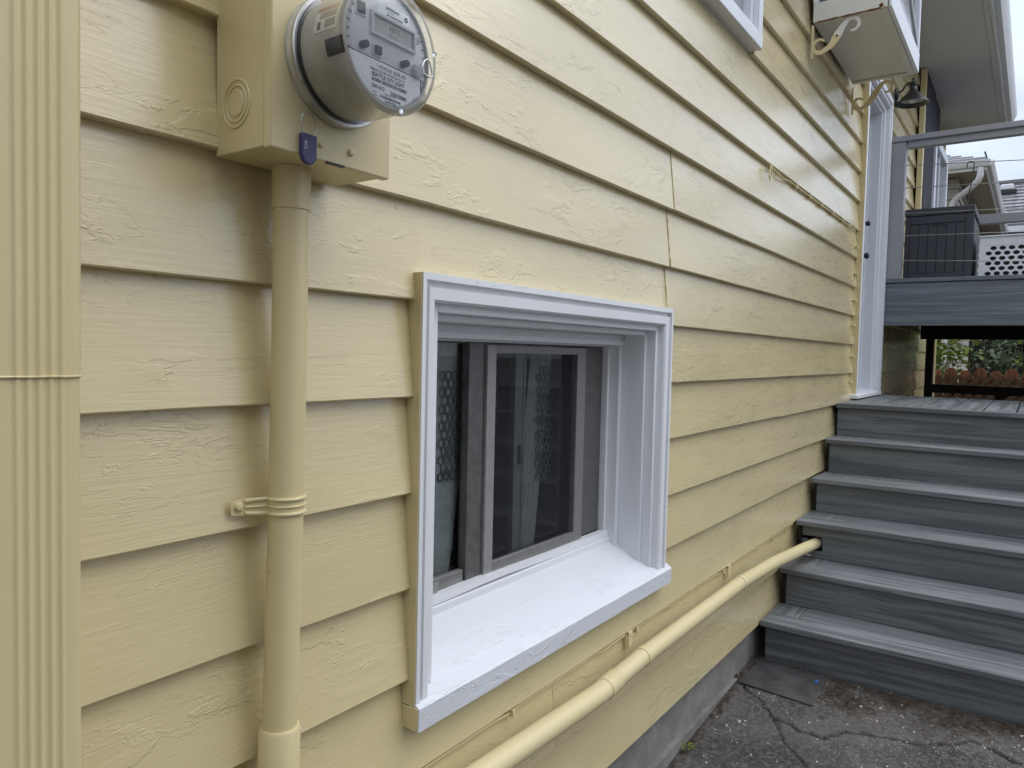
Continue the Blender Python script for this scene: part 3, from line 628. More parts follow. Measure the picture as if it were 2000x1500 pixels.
gp = [(-0.562, 3.875), (-0.600, 3.875), (-0.622, 3.915), (-0.640, 3.955), (-0.640, 3.985), (-0.634, 3.985), (-0.634, 3.958), (-0.562, 3.90)]
MB().prism(gp, 'x', 5.30, 9.46).build('gutter', M_GUT, house, 0.002)
MB().hexa([(5.3, -0.55, 4.03), (9.42, -0.55, 4.03), (9.42, 4, 5.6), (5.3, 4, 5.6), (5.3, -0.55, 4.06), (9.42, -0.55, 4.06), (9.42, 4, 5.64), (5.3, 4, 5.64)]).build('roof', M_SHING, house)
MB().hexa([(9.385, -0.53, 3.72), (9.41, -0.53, 3.72), (9.41, 0.4, 3.72), (9.385, 0.4, 3.72), (9.385, -0.53, 3.98), (9.41, -0.53, 3.98), (9.41, 0.4, 4.3), (9.385, 0.4, 4.3)]).build('barge_board', M_YEL, house, 0.002)

# ------------------------------------------------------------------ downspout
ds = thing('downspout', 'yellow corrugated square downspout running up the wall', 'downspout', (0.315, -0.05, 0.06))
def ds_profile(o):
    pts = [(0.258, -0.008), (0.256, -0.066)]
    pts += [(0.259 + 0.004 * (1 - math.cos(a)), -0.069 - 0.006 * math.sin(a)) for a in (0.4, 0.9, 1.4)]
    n = 90
    for i in range(n + 1):
        x = 0.268 + (0.092) * i / n; ph = (x - 0.3110) / 0.0105
        y = -0.0755 - (0.0023 * (0.5 + 0.5 * math.cos(2 * math.pi * ph)) ** 1.6 if -0.5 <= ph <= 4.5 else 0.0)
        pts.append((x, y))
    pts += [(0.368, -0.0755), (0.3715, -0.0740), (0.374, -0.0705), (0.375, -0.066), (0.376, -0.008)]
    c = (0.316, -0.04)
    return [(c[0] + (p[0] - c[0]) * (1 + o), c[1] + (p[1] - c[1]) * (1 + o)) for p in pts]
def ds_part(name, o, z0, z1):
    pr = ds_profile(o); zs = [z0 + (z1 - z0) * i / 30 for i in range(31)]; n = len(pr)
    vs = [(x + 0.0006 * wob(z * 4, 1), y + 0.0006 * wob(z * 5, 2), z) for z in zs for (x, y) in pr]
    fs = [(i * n + j, i * n + (j + 1) % n, (i + 1) * n + (j + 1) % n, (i + 1) * n + j) for i in range(30) for j in range(n)]
    return MB().add(vs, fs).build(name, M_YELP, ds, sharp=60)
ds_part('lower_pipe', 0.0, 0.06, 1.33); ds_part('upper_pipe', 0.018, 1.303, 4.1)
pr_ = ds_profile(0.022); MB().tube([(x, y - 0.0004, 1.3035 + 0.0012 * wob(x * 60, 3)) for x, y in pr_], 0.0013, 6).build('paint_bead', M_YELP, ds)

# ------------------------------------------------------------------ meter box and conduit
BX0, BX1, BY, BZ = 0.583, 0.789, -0.114, 1.592
box = thing('meter_box', 'yellow painted steel meter box with round knockouts and a slotted bottom edge', 'meter box', ((BX0 + BX1) / 2, 0, BZ))
MB().box(BX0, BX1, -0.0985, 0.006, BZ + 0.003, 2.12).build('enclosure', M_YELP, box, 0.0015)
MB().box(BX0 - .0015, BX1 + .0015, BY, -0.099, BZ, 2.12).build('front_cover', M_YELP, box, 0.0022)
for r_ in (0.016, 0.0235, 0.031):
    MB().tube([(BX0 - 0.0003, -0.040 + r_ * 0.93 * math.cos(a * math.pi / 20), 1.658 + r_ * math.sin(a * math.pi / 20)) for a in range(40)], 0.0016, 6, True).build('knockout_ring', M_YELP, box)
MB().lathe([(0.015, BX0 - .0008), (0.0145, BX0 - .0016)], (-0.040, 1.658), 'x', 32).build('knockout', M_YELP, box)
for x, z, r_ in ((0.661, 1.612, 0.0038), (0.714, 1.614, 0.0052)):
    MB().lathe([(r_, BY + .001), (r_, BY - .0015), (r_ * .75, BY - .0036), (r_ * .2, BY - .0044)], (x, z), 'y', 14).build('rivet', M_YELP, box)
MB().box(0.672, 0.703, BY - 0.0008, BY + 0.004, BZ - 0.0012, BZ + 0.0018).build('slot', M_RUBBER, box)

cd = thing('conduit', 'yellow vertical electrical conduit coming down from the meter box', 'conduit', (0.667, -0.036, 0.1))
def cax(z): return (0.6655 + (z - 0.8) * 0.0125 + 0.0035 * math.sin((z - 0.8) * 3.4), -0.033, z)
MB().tube([cax(0.1 + i * (1.57 - 0.1) / 40) for i in range(41)], 0.0250, 32).build('pipe', M_YELP, cd)
MB().tube([cax(1.535), cax(1.5355), cax(1.56), cax(1.5945)], [0.0256, 0.0270, 0.0270, 0.0274], 32).build('connector', M_YELP, cd)
MB().tube([cax(0.60), cax(0.782), cax(0.7865)], [0.0296, 0.0298, 0.0275], 32).build('coupling', M_YELP, cd)
# strap: three raised ribs around the pipe and a tab screwed to the wall
zc = 1.112; cx_, cy_, _ = cax(zc)
for dz, rr in ((-0.0105, 0.0028), (0.0, 0.0018), (0.0105, 0.0028)):
    arc = [(cx_ + 0.0266 * math.cos(a), cy_ + 0.0266 * math.sin(a), zc + dz) for a in [R(20 - i * 11) for i in range(21)]]
    arc += [(cx_ - 0.040, -0.016, zc + dz * .95), (cx_ - 0.052, -0.010, zc + dz * .8)]
    MB().tube(arc, rr, 8).build('strap_rib', M_YELP, cd)
ta = [(cx_ + 0.0264 * math.cos(a), cy_ + 0.0264 * math.sin(a)) for a in [R(20 - i * 11) for i in range(21)]] + [(cx_ - 0.040, -0.0145), (cx_ - 0.050, -0.0095), (cx_ - 0.072, -0.0065)]
vs = []
for i, (x, y) in enumerate(ta):
    t = Vector(ta[min(i + 1, len(ta) - 1)]) - Vector(ta[max(i - 1, 0)]); n_ = Vector((-t.y, t.x)).normalized() * -0.0016
    h = 0.0125 if i < len(ta) - 1 else 0.010
    vs += [(x, y, zc - h), (x, y, zc + h), (x + n_.x, y + n_.y, zc + h), (x + n_.x, y + n_.y, zc - h)]
m_ = len(ta); MB().add(vs, [(i * 4 + j, (i + 1) * 4 + j, (i + 1) * 4 + (j + 1) % 4, i * 4 + (j + 1) % 4) for i in range(m_ - 1) for j in range(4)] + [(0, 1, 2, 3), ((m_ - 1) * 4 + 3, (m_ - 1) * 4 + 2, (m_ - 1) * 4 + 1, (m_ - 1) * 4)]).build('strap', M_YELP, cd, 0.0006)
MB().lathe([(0.0068, -0.0075), (0.0066, -0.0105), (0.0048, -0.013), (0.001, -0.0138)], (cx_ - 0.061, zc + .002), 'y', 16).build('screw', M_YELP, cd)

# ------------------------------------------------------------------ electric meter
CX, CZ = 0.686, 1.726
PX, PZ = CX - 0.0088, CZ - 0.005
met = thing('electric_meter', 'round electric meter under a clear dome with a grey faceplate and display', 'electric meter', (CX, BY, CZ))
Cc = (CX, CZ)
MB().lathe([(0.0845, BY + .0005), (0.0840, BY - .006), (0.0832, BY - .0075), (0.0832, BY - .0125), (0.0845, BY - .0135), (0.0848, BY - .0165), (0.0835, BY - .0185), (0.0800, BY - .0185), (0.0800, BY - .004)], Cc, 'y', 96, False).build('mounting_ring', M_STEEL, met)
MB().lathe([(0.0799, BY - .004), (0.0799, BY - .0200), (0.0785, BY - .0215), (0.0765, BY - .0215)], Cc, 'y', 72, False).build('gasket', M_RUBBER, met)
MB().lathe([(0.0762, BY - .004), (0.0766, BY - .1000), (0.0755, BY - .1022), (0.0735, BY - .1022), (0.0728, BY - .0975), (0.05, BY - .0974)], Cc, 'y', 72).build('drum', M_DRUM, met)
MB().lathe([(0.0722, BY - .0900), (0.0722, BY - .0980), (0.0715, BY - .0985)], Cc, 'y', 64).build('faceplate', M_GREYPL, met)
YP = BY - 0.0985
dome = [(0.0795, BY - .019), (0.0800, BY - .024), (0.0800, BY - .098), (0.0822, BY - .0995)] + [(0.0832 - 0.010 * (1 - math.cos(a)), BY - .103 - 0.010 * math.sin(a)) for a in (0, R(25), R(50), R(75), R(90))] + [(0.050, BY - .1142), (0.012, BY - .1148)]
MB().lathe(dome, Cc, 'y', 96, True).build('dome', M_DOME, met, sharp=70)
def fp(x, z): return (PX + x, PZ + z)
def plate(name, x0, x1, z0, z1, t, mat, y=YP, bev=0.0004): return MB().box(PX + x0, PX + x1, y - t, y + 0.0002, PZ + z0, PZ + z1).build(name, mat, met, bev)
# lower white nameplate with rounded bottom
pl = [(-0.0570, -0.0152), (0.068, -0.0158), (0.0700, -0.018), (0.0700, -0.0385)] + [(0.0088 + 0.0695 * math.cos(R(q)), 0.005 + 0.0695 * math.sin(R(q))) for q in range(318, 196, -8)]
MB().prism([(PX + a, PZ + b) for a, b in pl], 'y', YP - 0.0008, YP + 0.0002).build('nameplate', M_LABELP, met)
MB().tube([(PX + a, YP - .0004, PZ + b) for a, b in [(-0.0585, -0.0145), (-0.03, -0.0146), (0.03, -0.0148), (0.071, -0.0152), (0.0718, -0.018), (0.0718, -0.030)]], 0.0007, 5).build('seam', M_GREYINK, met)
bz = MB()
for a in ((-0.0225, -0.0185, 0.0145, 0.0436), (0.0545, 0.0585, 0.0145, 0.0436), (-0.0185, 0.0545, 0.0145, 0.0185), (-0.0185, 0.0545, 0.0396, 0.0436)): bz.box(PX + a[0], PX + a[1], YP - 0.004, YP + .0002, PZ + a[2], PZ + a[3])
bz.build('display_bezel', M_GREYPL, met, 0.0006); plate('display', -0.0184, 0.0544, 0.0186, 0.0395, 0.0006, M_LCD)
plate('upper_label', -0.0105, 0.047, 0.0455, 0.0605, 0.0005, M_LABELP)
for bx, bz_ in ((-0.0355, -0.0046), (0.0364, -0.0055)): MB().lathe([(0.0048, YP), (0.0046, YP - .009), (0.0038, YP - .0102)], fp(bx, bz_), 'y', 16).build('button', M_RUBBER, met)
plate('optical_port', -0.0185, -0.0035, -0.0105, 0.0035, 0.0022, M_GREYPL); plate('optical_port_lens', -0.016, -0.006, -0.0085, 0.0015, 0.006, M_RUBBER)
plate('selector', -0.047, -0.030, 0.030, 0.051, 0.0012, M_GREYPL); plate('selector_switch', -0.045, -0.033, 0.033, 0.046, 0.0035, M_RUBBER)
# seal stud and wire loop on the right
MB().lathe([(0.0095, YP), (0.0092, YP - .0075), (0.007, YP - .009)], fp(0.0625, -0.006), 'y', 20).build('reset_stud', M_GREYPL, met)
tri = [(0.057, -0.013), (0.0545, -0.006), (0.060, 0.004), (0.0655, 0.0075), (0.0705, 0.004), (0.0745, -0.007), (0.0755, -0.012), (0.071, -0.0145), (0.063, -0.0145)]
MB().tube([(PX + a, BY - .1165, PZ + b) for a, b in tri], 0.0011, 8, True).build('seal_loop', M_STEEL, met)
# side labels and dark windows on the drum (curved patches)
def patch(name, a0, a1, y0, y1, mat, off=0.0006):
    vs = []; n = 12
    for i in range(n + 1):
        a = R(a0 + (a1 - a0) * i / n); r_ = 0.0769 + off
        vs += [(CX + r_ * math.cos(a), y0, CZ + r_ * math.sin(a)), (CX + r_ * math.cos(a), y1, CZ + r_ * math.sin(a)), (CX + (r_ - .0012) * math.cos(a), y1, CZ + (r_ - .0012) * math.sin(a)), (CX + (r_ - .0012) * math.cos(a), y0, CZ + (r_ - .0012) * math.sin(a))]
    return MB().add(vs, [(i * 4 + j, (i + 1) * 4 + j, (i + 1) * 4 + (j + 1) % 4, i * 4 + (j + 1) % 4) for i in range(n) for j in range(4)] + [(0, 1, 2, 3), (n * 4 + 3, n * 4 + 2, n * 4 + 1, n * 4)]).build(name, mat, met)
patch('warning_label', 152, 178, BY - .048, BY - .090, M_STICK); patch('warning_stripe', 152.3, 157.5, BY - .0485, BY - .0895, M_STICKR, 0.0009)
for i in range(4): patch('label_print', 159.4 + i * 1.7, 160.1 + i * 1.7, BY - .056, BY - .086, M_GREYINK, 0.0009)
for i in range(4): patch('label_print', 168.0 + i * 1.9, 168.9 + i * 1.9, BY - .068, BY - .086, M_GREYINK, 0.0009)
patch('label_symbol', 168, 175.5, BY - .0535, BY - .0595, M_GREYINK, 0.0009)
patch('side_window', 186, 201, BY - .068, BY - .0995, M_RUBBER, 0.0004); patch('side_window', 261, 271, BY - .066, BY - .090, M_GREYPL, 0.0004)
for a in list(range(150, 226, 9)) + list(range(-45, 40, 9)):
    r0, r1 = 0.0660, 0.0722; c_, s_ = math.cos(R(a)), math.sin(R(a)); MB().tube([(CX + r0 * c_, YP - .0002, CZ + r0 * s_), (CX + r1 * c_, YP - .0002, CZ + r1 * s_)], 0.0006, 5).build('moulded_rib', M_GREYINK, met)
MB().lathe([(0.0035, BY - .1146), (0.003, BY - .1166), (0.001, BY - .117)], fp(0.019, -0.0735), 'y', 12).build('dome_nub', M_DOME, met); MB().lathe([(0.0035, BY - .108), (0.003, BY - .112)], fp(0.0866, 0.0222), 'y', 12).build('dome_nub', M_DOME, met)
def text(name, s_, size, pos, mat, parent, rot=(90, 0, 0), align='LEFT', off=0.0, sx=1.0):
    c = bpy.data.curves.new(name, 'FONT'); c.body = s_; c.size = size; c.align_x = align; c.offset = off; c.materials.append(mat); c.resolution_u = 3
    o = bpy.data.objects.new(name, c); COL.objects.link(o); bpy.context.view_layer.update()
    me = bpy.data.meshes.new_from_object(o.evaluated_get(bpy.context.evaluated_depsgraph_get())); bpy.data.objects.remove(o); me.name = name
    o = bpy.data.objects.new(name, me); link(o, parent, pos); o.rotation_euler = [R(a) for a in rot]; o.scale = (sx, 1, 1); return o
def mt(s_, size, x, z, mat=M_INK, y=YP - 0.0011, off=0.0, sx=1.0): return text('lettering', s_, size, (PX + x, y, PZ + z), mat, met, off=off, sx=sx)
mt('Type', 0.0032, -0.0125, -0.0225, M_GREYINK); mt('FOCUS  RXR-SD', 0.0062, -0.005, -0.0238, off=0.0001, sx=1.06)
mt('FORM 2S CL200 240V 3W 60Hz TA=30 Kh 7.2', 0.0040, -0.0224, -0.0290, off=0.00008, sx=0.80)
mt('SEATTLE CITY LIGHT', 0.0068, -0.0190, -0.0358, off=0.0002, sx=0.92)
mt('2301612', 0.0066, -0.0192, -0.0500, off=0.00018, sx=0.98); mt('344 395 777', 0.0040, 0.0035, -0.0548, off=0.00006)
mt('Landis+Gyr', 0.0044, 0.0045, -0.0632, off=0.0001); mt('240V', 0.003, -0.016, -0.0560, M_GREYINK); mt('60Hz', 0.003, -0.016, -0.0600, M_GREYINK)
mt('GRIDSTREAM RF', 0.0042, 0.004, 0.0545, y=YP - .0007, off=0.0001, sx=0.8); mt('917 MHz', 0.003, 0.008, 0.0508, y=YP - .0007)
mt('43012', 0.0095, 0.010, 0.0285, M_GREYINK, YP - .0008, sx=0.85); mt('12 15', 0.0085, 0.010, 0.0198, M_GREYINK, YP - .0008, sx=0.85)
text('lettering', 'UL', 0.0046, (PX + 0.0600, YP - .0003, PZ + 0.0325), M_GREYINK, met); MB().tube([(PX + .063 + .0042 * math.cos(a * .524), YP - .0003, PZ + .0345 + .0042 * math.sin(a * .524)) for a in range(12)], 0.0004, 4, True).build('approval_mark', M_GREYINK, met)
MB().lathe([(0.0034, YP - .0004), (0.0033, YP - .0009)], fp(0.0415, 0.0535), 'y', 20).build('logo_disc', M_INK, met); MB().add([(PX + .0398, YP - .0011, PZ + .0520), (PX + .0405, YP - .0011, PZ + .0516), (PX + .0432, YP - .0011, PZ + .0550), (PX + .0425, YP - .0011, PZ + .0554)], [(0, 1, 2, 3)]).build('logo_stroke', M_LABELP, met)
def barcode(x0, x1, z0, z1, y=YP - 0.0010):
    mb = MB(); x = x0; rg = random.Random(int((x0 + 1) * 1e4))
    while x < x1:
        w = rg.choice((0.0004, 0.0007, 0.0011)); mb.box(PX + x, PX + min(x1, x + w), y, y + 0.0003, PZ + z0, PZ + z1); x += w + rg.choice((0.0004, 0.0006, 0.0009))
    return mb.build('barcode', M_INK, met)
barcode(-0.0185, 0.0440, -0.0420, -0.0376); barcode(0.0150, 0.0440, -0.0520, -0.0470); barcode(-0.004, 0.0330, -0.0592, -0.0560); barcode(0.006, 0.034, 0.0465, 0.0490, YP - .0007)

# ------------------------------------------------------------------ blue seal tag hanging from the ring
tg = thing('seal_tag', 'small dark blue plastic seal tag on a wire loop, hanging below the meter', 'seal tag', (0.635, -0.119, 1.64))
def rr(x0, x1, z0, z1):
    pts = [(x0, z1), (x1, z1)]
    c = ((x0 + x1) / 2, z0 + (x1 - x0) / 2); r_ = (x1 - x0) / 2
    pts += [(c[0] + r_ * math.cos(a), c[1] + r_ * math.sin(a)) for a in [R(-i * 18) for i in range(11)]]
    return pts
MB().prism(rr(0.6235, 0.6475, 1.5800, 1.6190), 'y', -0.1235, -0.1165).build('tag', M_BLUE, tg, 0.0012)
wl_ = [(0.6265, -0.120, 1.616), (0.6235, -0.120, 1.630), (0.6255, -0.120, 1.642), (0.631, -0.121, 1.6475), (0.640, -0.121, 1.6475), (0.6455, -0.120, 1.642), (0.6475, -0.120, 1.630), (0.6445, -0.120, 1.616)]
MB().tube(wl_, 0.0008, 7).build('wire_loop', M_WIRE, tg)
text('lettering', 'SCL', 0.0068, (0.6268, -0.1240, 1.6090), M_WINK, tg, (90, 90, 0), 'LEFT', 0.00003)

# ------------------------------------------------------------------ low pipe along the wall
lp = thing('drain_pipe', 'yellow pipe running low along the wall into the stairs', 'pipe', (1.2, -0.045, 0.48))
def lpax(x):
    K = [(0.5, -0.038, 0.505), (1.16, -0.040, 0.490), (1.63, -0.045, 0.476), (1.87, -0.044, 0.487), (2.72, -0.046, 0.492), (3.1, -0.058, 0.484), (3.45, -0.078, 0.468), (3.72, -0.094, 0.453), (3.9, -0.10, 0.44)]
    for a, b in zip(K[:-1], K[1:]):
        if x <= b[0]:
            t = (x - a[0]) / (b[0] - a[0]); return Vector((x, a[1] + (b[1] - a[1]) * t, a[2] + (b[2] - a[2]) * t))
    return Vector(K[-1])
def lrun(x0, x1, n=24): return [lpax(x0 + (x1 - x0) * i / n) for i in range(n + 1)]
MB().tube(lrun(0.55, 1.66), 0.0265, 28).build('pipe', M_YELPX, lp); MB().tube(lrun(1.60, 3.80, 40), 0.0250, 28).build('pipe', M_YELPX, lp)
MB().tube([lpax(1.655), lpax(1.657), lpax(1.72), lpax(1.724)], [0.0272, 0.0290, 0.0282, 0.026], 28).build('coupling', M_YELPX, lp)
for xs_ in (1.888, 2.722):
    c = lpax(xs_); MB().tube([lpax(xs_ - .012), lpax(xs_ - .0118), lpax(xs_ + .0118), lpax(xs_ + .012)], [0.0252, 0.0272, 0.0272, 0.0252], 28).build('strap', M_YELPX, lp)
    tab = [(xs_ - .011, c.y + .006, c.z + .026), (xs_ + .011, c.y + .006, c.z + .026), (xs_ + .011, -0.002, c.z + .040), (xs_ - .011, -0.002, c.z + .040)]
    MB().box(xs_ - .012, xs_ + .012, -0.0035, 0.002, c.z + .018, c.z + .062).build('strap_tab', M_YELPX, lp, 0.001)
    MB().lathe([(0.005, -0.0038), (0.004, -0.006)], (xs_, c.z + .052), 'y', 10).build('screw', M_YELPX, lp)
# low cable clipped below a clapboard edge
lc = thing('low_cable', 'thin painted cable clipped under a clapboard edge above the low pipe', 'cable', (1.3, -0.004, 0.54))
MB().tube([(0.2 + i * 0.05, 0.0105 - 0.006 * (0.5 + 0.5 * wob(i * .35)), 0.5405 + 0.0025 * wob(i * .4, 5) - (0.004 if i % 9 == 4 else 0)) for i in range(70)], 0.0028, 8).build('wire', M_YEL, lc)
for x in (1.312, 1.935, 2.665, 0.8, 3.3):
    MB().box(x - .004, x + .004, -0.003, 0.012, 0.529, 0.5455).build('clip', M_YEL, lc, 0.001)
# upper cable along a clapboard edge and down beside the door
uc = thing('upper_cable', 'thin painted cable under a high clapboard edge, dropping beside the door', 'cable', (3.04, -0.004, 2.1))
P_ = [(3.035, -0.006, 2.118), (3.05, -0.006, 2.112), (3.12, 0.004, 2.115), (3.25, 0.0, 2.104)] + [(3.35 + i * 0.08, 0.006 + .003 * wob(i * .9), 2.116 + 0.003 * wob(i * .6, 4)) for i in range(17)] + [(4.76, -0.004, 2.10), (4.825, -0.006, 2.05), (4.85, -0.007, 1.96)] + [(4.855 - .004 * (i % 2), 0.000 + 0.010 * ((i * .5) % 1), 1.9 - i * 0.0879) for i in range(9)]
MB().tube(P_, 0.0034, 8).build('wire', M_YEL, uc)
MB().tube([(3.04, -0.006, 2.118), (3.028, -0.007, 2.095), (3.02, -0.007, 2.072), (3.03, -0.007, 2.056), (3.05, -0.007, 2.066), (3.058, -0.007, 2.09), (3.048, -0.006, 2.116)], 0.003, 8).build('loop_end', M_YEL, uc)
for x in (3.47, 3.72, 3.95, 4.2, 4.45, 4.62): MB().box(x - .006, x + .006, -0.002, 0.014, 2.106, 2.123).build('clip', M_YEL, uc, 0.001)
for z in (2.02, 1.86, 1.70, 1.545, 1.36, 1.2): MB().box(4.83, 4.872, -0.009, 0.010, z - .005, z + .005).build('clip', M_YEL, uc, 0.001)

# ------------------------------------------------------------------ wall lamp
lamp = thing('wall_lamp', 'black gooseneck barn lamp with cone shade beside the door', 'lamp', (5.95, 0, 3.25))
MB().lathe([(0.045, -0.004), (0.045, -0.016), (0.036, -0.024), (0.016, -0.030)], (5.95, 3.25), 'y', 24).build('backplate', M_BLACK, lamp)
MB().box(5.925, 5.975, -0.026, -0.004, 3.16, 3.21).build('backplate_tail', M_BLACK, lamp, 0.006)
MB().tube([(5.95, -0.02, 3.262), (5.95, -0.036, 3.263), (5.95, -0.052, 3.275), (5.95, -0.066, 3.302), (5.95, -0.085, 3.318), (5.95, -0.105, 3.318), (5.95, -0.114, 3.305)], 0.0065, 10).build('arm', M_BLACK, lamp)
LC = (5.95, -0.117)
MB().lathe([(0.004, 3.350), (0.010, 3.342), (0.006, 3.332), (0.010, 3.318), (0.030, 3.306), (0.032, 3.296), (0.022, 3.292), (0.0235, 3.262), (0.030, 3.255), (0.105, 3.172), (0.107, 3.166), (0.103, 3.1665), (0.028, 3.250), (0.018, 3.252)], LC, 'z', 36, True).build('shade', M_BLACK, lamp, sharp=50)
MB().lathe([(0.1028, 3.1672), (0.028, 3.2490), (0.012, 3.2495)], LC, 'z', 36, False).build('shade_lining', M_SHADEIN, lamp)
MB().lathe([(0.012, 3.248), (0.014, 3.23), (0.026, 3.208), (0.028, 3.195), (0.022, 3.180), (0.008, 3.172), (0.001, 3.171)], LC, 'z', 20).build('bulb', M_BULB, lamp)

# ------------------------------------------------------------------ stairs
YR = -2.05
stairs = thing('staircase', 'grey composite stairs climbing along the wall to the door', 'stairs', (3.12, -1, 0.05))
NX = [3.128, 3.398, 3.655, 3.925, 4.194, 4.430]; NZ = [0.222, 0.388, 0.561, 0.730, 0.909, 1.090]
RY = [-0.026, -0.034, -0.034, -0.030, -0.026, -0.012]
for k in range(6):
    x, z = NX[k], NZ[k]; zlo = (base_z(3.2) - 0.02) if k == 0 else NZ[k - 1] + 0.001
    if k == 2:   # riser notched where the pipe runs in
        pc = lpax(x + 0.022); mbr = MB(); rq = 0.034
        mbr.box(x + .022, x + .040, YR, pc.y - rq, zlo, z - .0255); mbr.box(x + .022, x + .040, pc.y + rq, RY[k], zlo, z - 0.0255 - 0.062); mbr.box(x + .022, x + .040, pc.y - rq, pc.y + rq, zlo, pc.z - rq)
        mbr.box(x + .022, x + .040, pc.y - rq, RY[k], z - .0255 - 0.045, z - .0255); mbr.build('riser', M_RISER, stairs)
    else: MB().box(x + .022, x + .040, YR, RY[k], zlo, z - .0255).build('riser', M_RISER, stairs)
    if k < 5:
        xe = NX[k + 1] + 0.0215; w = 0.137
        MB().box(x, x + w, YR, -0.006, z - .025, z).build('tread_front_board', M_DECKY, stairs, 0.004, 3)
        MB().box(x + w + .0015, xe, -0.128, -0.006, z - .025, z - .0004).build('tread_end_board', M_DECKX, stairs, 0.003)
        MB().box(x + w + .0025, xe, YR, -0.1305, z - .025, z - .0002).build('tread_back_board', M_DECKY, stairs, 0.003)
MB().box(4.430, 4.452, YR, -0.004, 1.064, 1.0915).build('landing_nosing', M_DECKY, stairs, 0.005, 3)
ye = [-0.004, -0.119, -0.264, -0.409, -0.554, -0.699, -0.844, -0.989, -1.134, -1.279, -1.424, -1.569, -1.714, -1.859, YR]
for a, b in zip(ye[:-1], ye[1:]): MB().box(4.4525, 5.86, b + .0035, a - (.0035 if a < -.01 else 0), 1.065, 1.090).build('landing_board', M_DECKX, stairs, 0.003)
MB().box(3.16, 5.86, YR + .02, YR + .04, 0.0, 0.195).build('light_block_panel', M_RISER, stairs)  # panels added on the unseen side to stop light leaking under the stairs
for k in range(1, 6): MB().box(NX[k] + .041, 5.86, YR + .02, YR + .04, NZ[k - 1] - .02, NZ[k] - .0265).build('light_block_panel', M_RISER, stairs)
MB().box(3.18, 5.86, -0.03, -0.012, 0.0, 0.19).build('stringer', M_DARKWOOD, stairs)
for k in range(1, 6): MB().box(NX[k] + .043, 5.86, -0.030, -0.012, NZ[k - 1] - .02, NZ[k] - .028).build('stringer', M_DARKWOOD, stairs)
for y in (-0.3, -0.9, -1.5): MB().box(4.5, 5.84, y - .02, y + .02, 0.92, 1.063).build('joist', M_DARKWOOD, stairs)
MB().box(3.675, 3.705, -0.075, -0.05, 0.3905, 0.4015).build('shim', M_VINYL, stairs, 0.002)

# ------------------------------------------------------------------ upper deck and railing
deck = thing('upper_deck', 'grey raised deck with wide rim board behind the door', 'deck', (5.81, -1.5, 0.05))
DY = -2.25; ZD = 1.915
MB().box(5.812, 5.832, DY, -0.004, 1.585, 1.8825).build('rim_board', M_RIM, deck, 0.002)
MB().box(5.797, 5.94, DY, -0.004, 1.886, ZD).build('edge_board', M_RIM, deck, 0.005, 3)
for i in range(15): MB().box(5.9465 + i * .1455, 5.9465 + i * .1455 + .1435, DY, -0.006, 1.889, ZD - .001).build('deck_board', M_DECKY, deck, 0.003)
for i in range(6): MB().box(5.834, 8.05, -0.05 - i * 0.42, -0.09 - i * 0.42, 1.70, 1.886).build('joist', M_DARKWOOD, deck)
MB().box(7.86, 7.96, DY, -0.02, 1.545, 1.698).build('beam', M_DARKWOOD, deck); MB().box(8.052, 8.075, DY, -0.006, 1.60, 1.886).build('rear_rim_board', M_RIM, deck)
MB().box(7.875, 7.945, DY, -0.134, 1.045, 1.125).build('lower_beam', M_DARKWOOD, deck)
for y in (-0.10, -2.15): MB().box(7.87, 7.955, y - .032, y + .032, 0.0, 1.544).build('post', M_DARKWOOD, deck, 0.003)
MB().hexa([(7.89, -0.62, 0.85), (7.93, -0.62, 0.85), (7.93, -0.54, 0.85), (7.89, -0.54, 0.85), (7.89, -0.72, 1.046), (7.93, -0.72, 1.046), (7.93, -0.64, 1.046), (7.89, -0.64, 1.046)]).build('brace', M_DARKWOOD, deck)
MB().box(5.84, 8.05, DY, DY + .02, 0.0, 1.88).build('light_block_panel', M_RIM, deck)  # unseen panel added to keep light out from under the deck
rail = thing('front_railing', 'grey wooden railing with thin steel cables along the deck edge', 'railing', (5.84, -1, ZD))
MB().box(5.805, 5.905, DY, -0.004, 2.872, 2.910).build('top_rail', M_GREYP, rail, 0.004)
MB().box(5.825, 5.885, DY, -0.1175, 2.826, 2.8715).build('sub_rail', M_GREYP, rail, 0.003)
for y in (-0.0615, -1.2, -2.19): MB().box(5.815, 5.905, y - .0475, y + .0475, ZD + .0005, 2.871).build('post', M_GREYP, rail, 0.004)
for z0, z1 in ((2.710, 2.660), (2.553, 2.523), (2.375, 2.350), (2.219, 2.196), (2.046, 2.006)):
    s_ = (z1 - z0) / 0.69; MB().tube([(5.845, -0.004, z0 - s_ * .11), (5.845, -0.11, z0), (5.845, -0.8, z1), (5.845, -2.15, z1 + s_ * .2)], 0.0028, 6).build('cable', M_WIRE, rail)
rr_ = thing('rear_railing', 'grey wooden rail at the far side of the deck', 'railing', (8.0, -1.5, ZD))
MB().box(7.96, 8.05, DY, -0.25, 2.600, 2.684).build('top_rail', M_GREYP, rr_, 0.004)
for y in (-1.2, -2.15): MB().box(7.97, 8.04, y - .04, y + .04, ZD, 2.599).build('post', M_GREYP, rr_, 0.004)
MB().box(7.985, 8.025, -0.34, -0.27, ZD, 2.599).build('post', M_GREYP, rr_, 0.004)

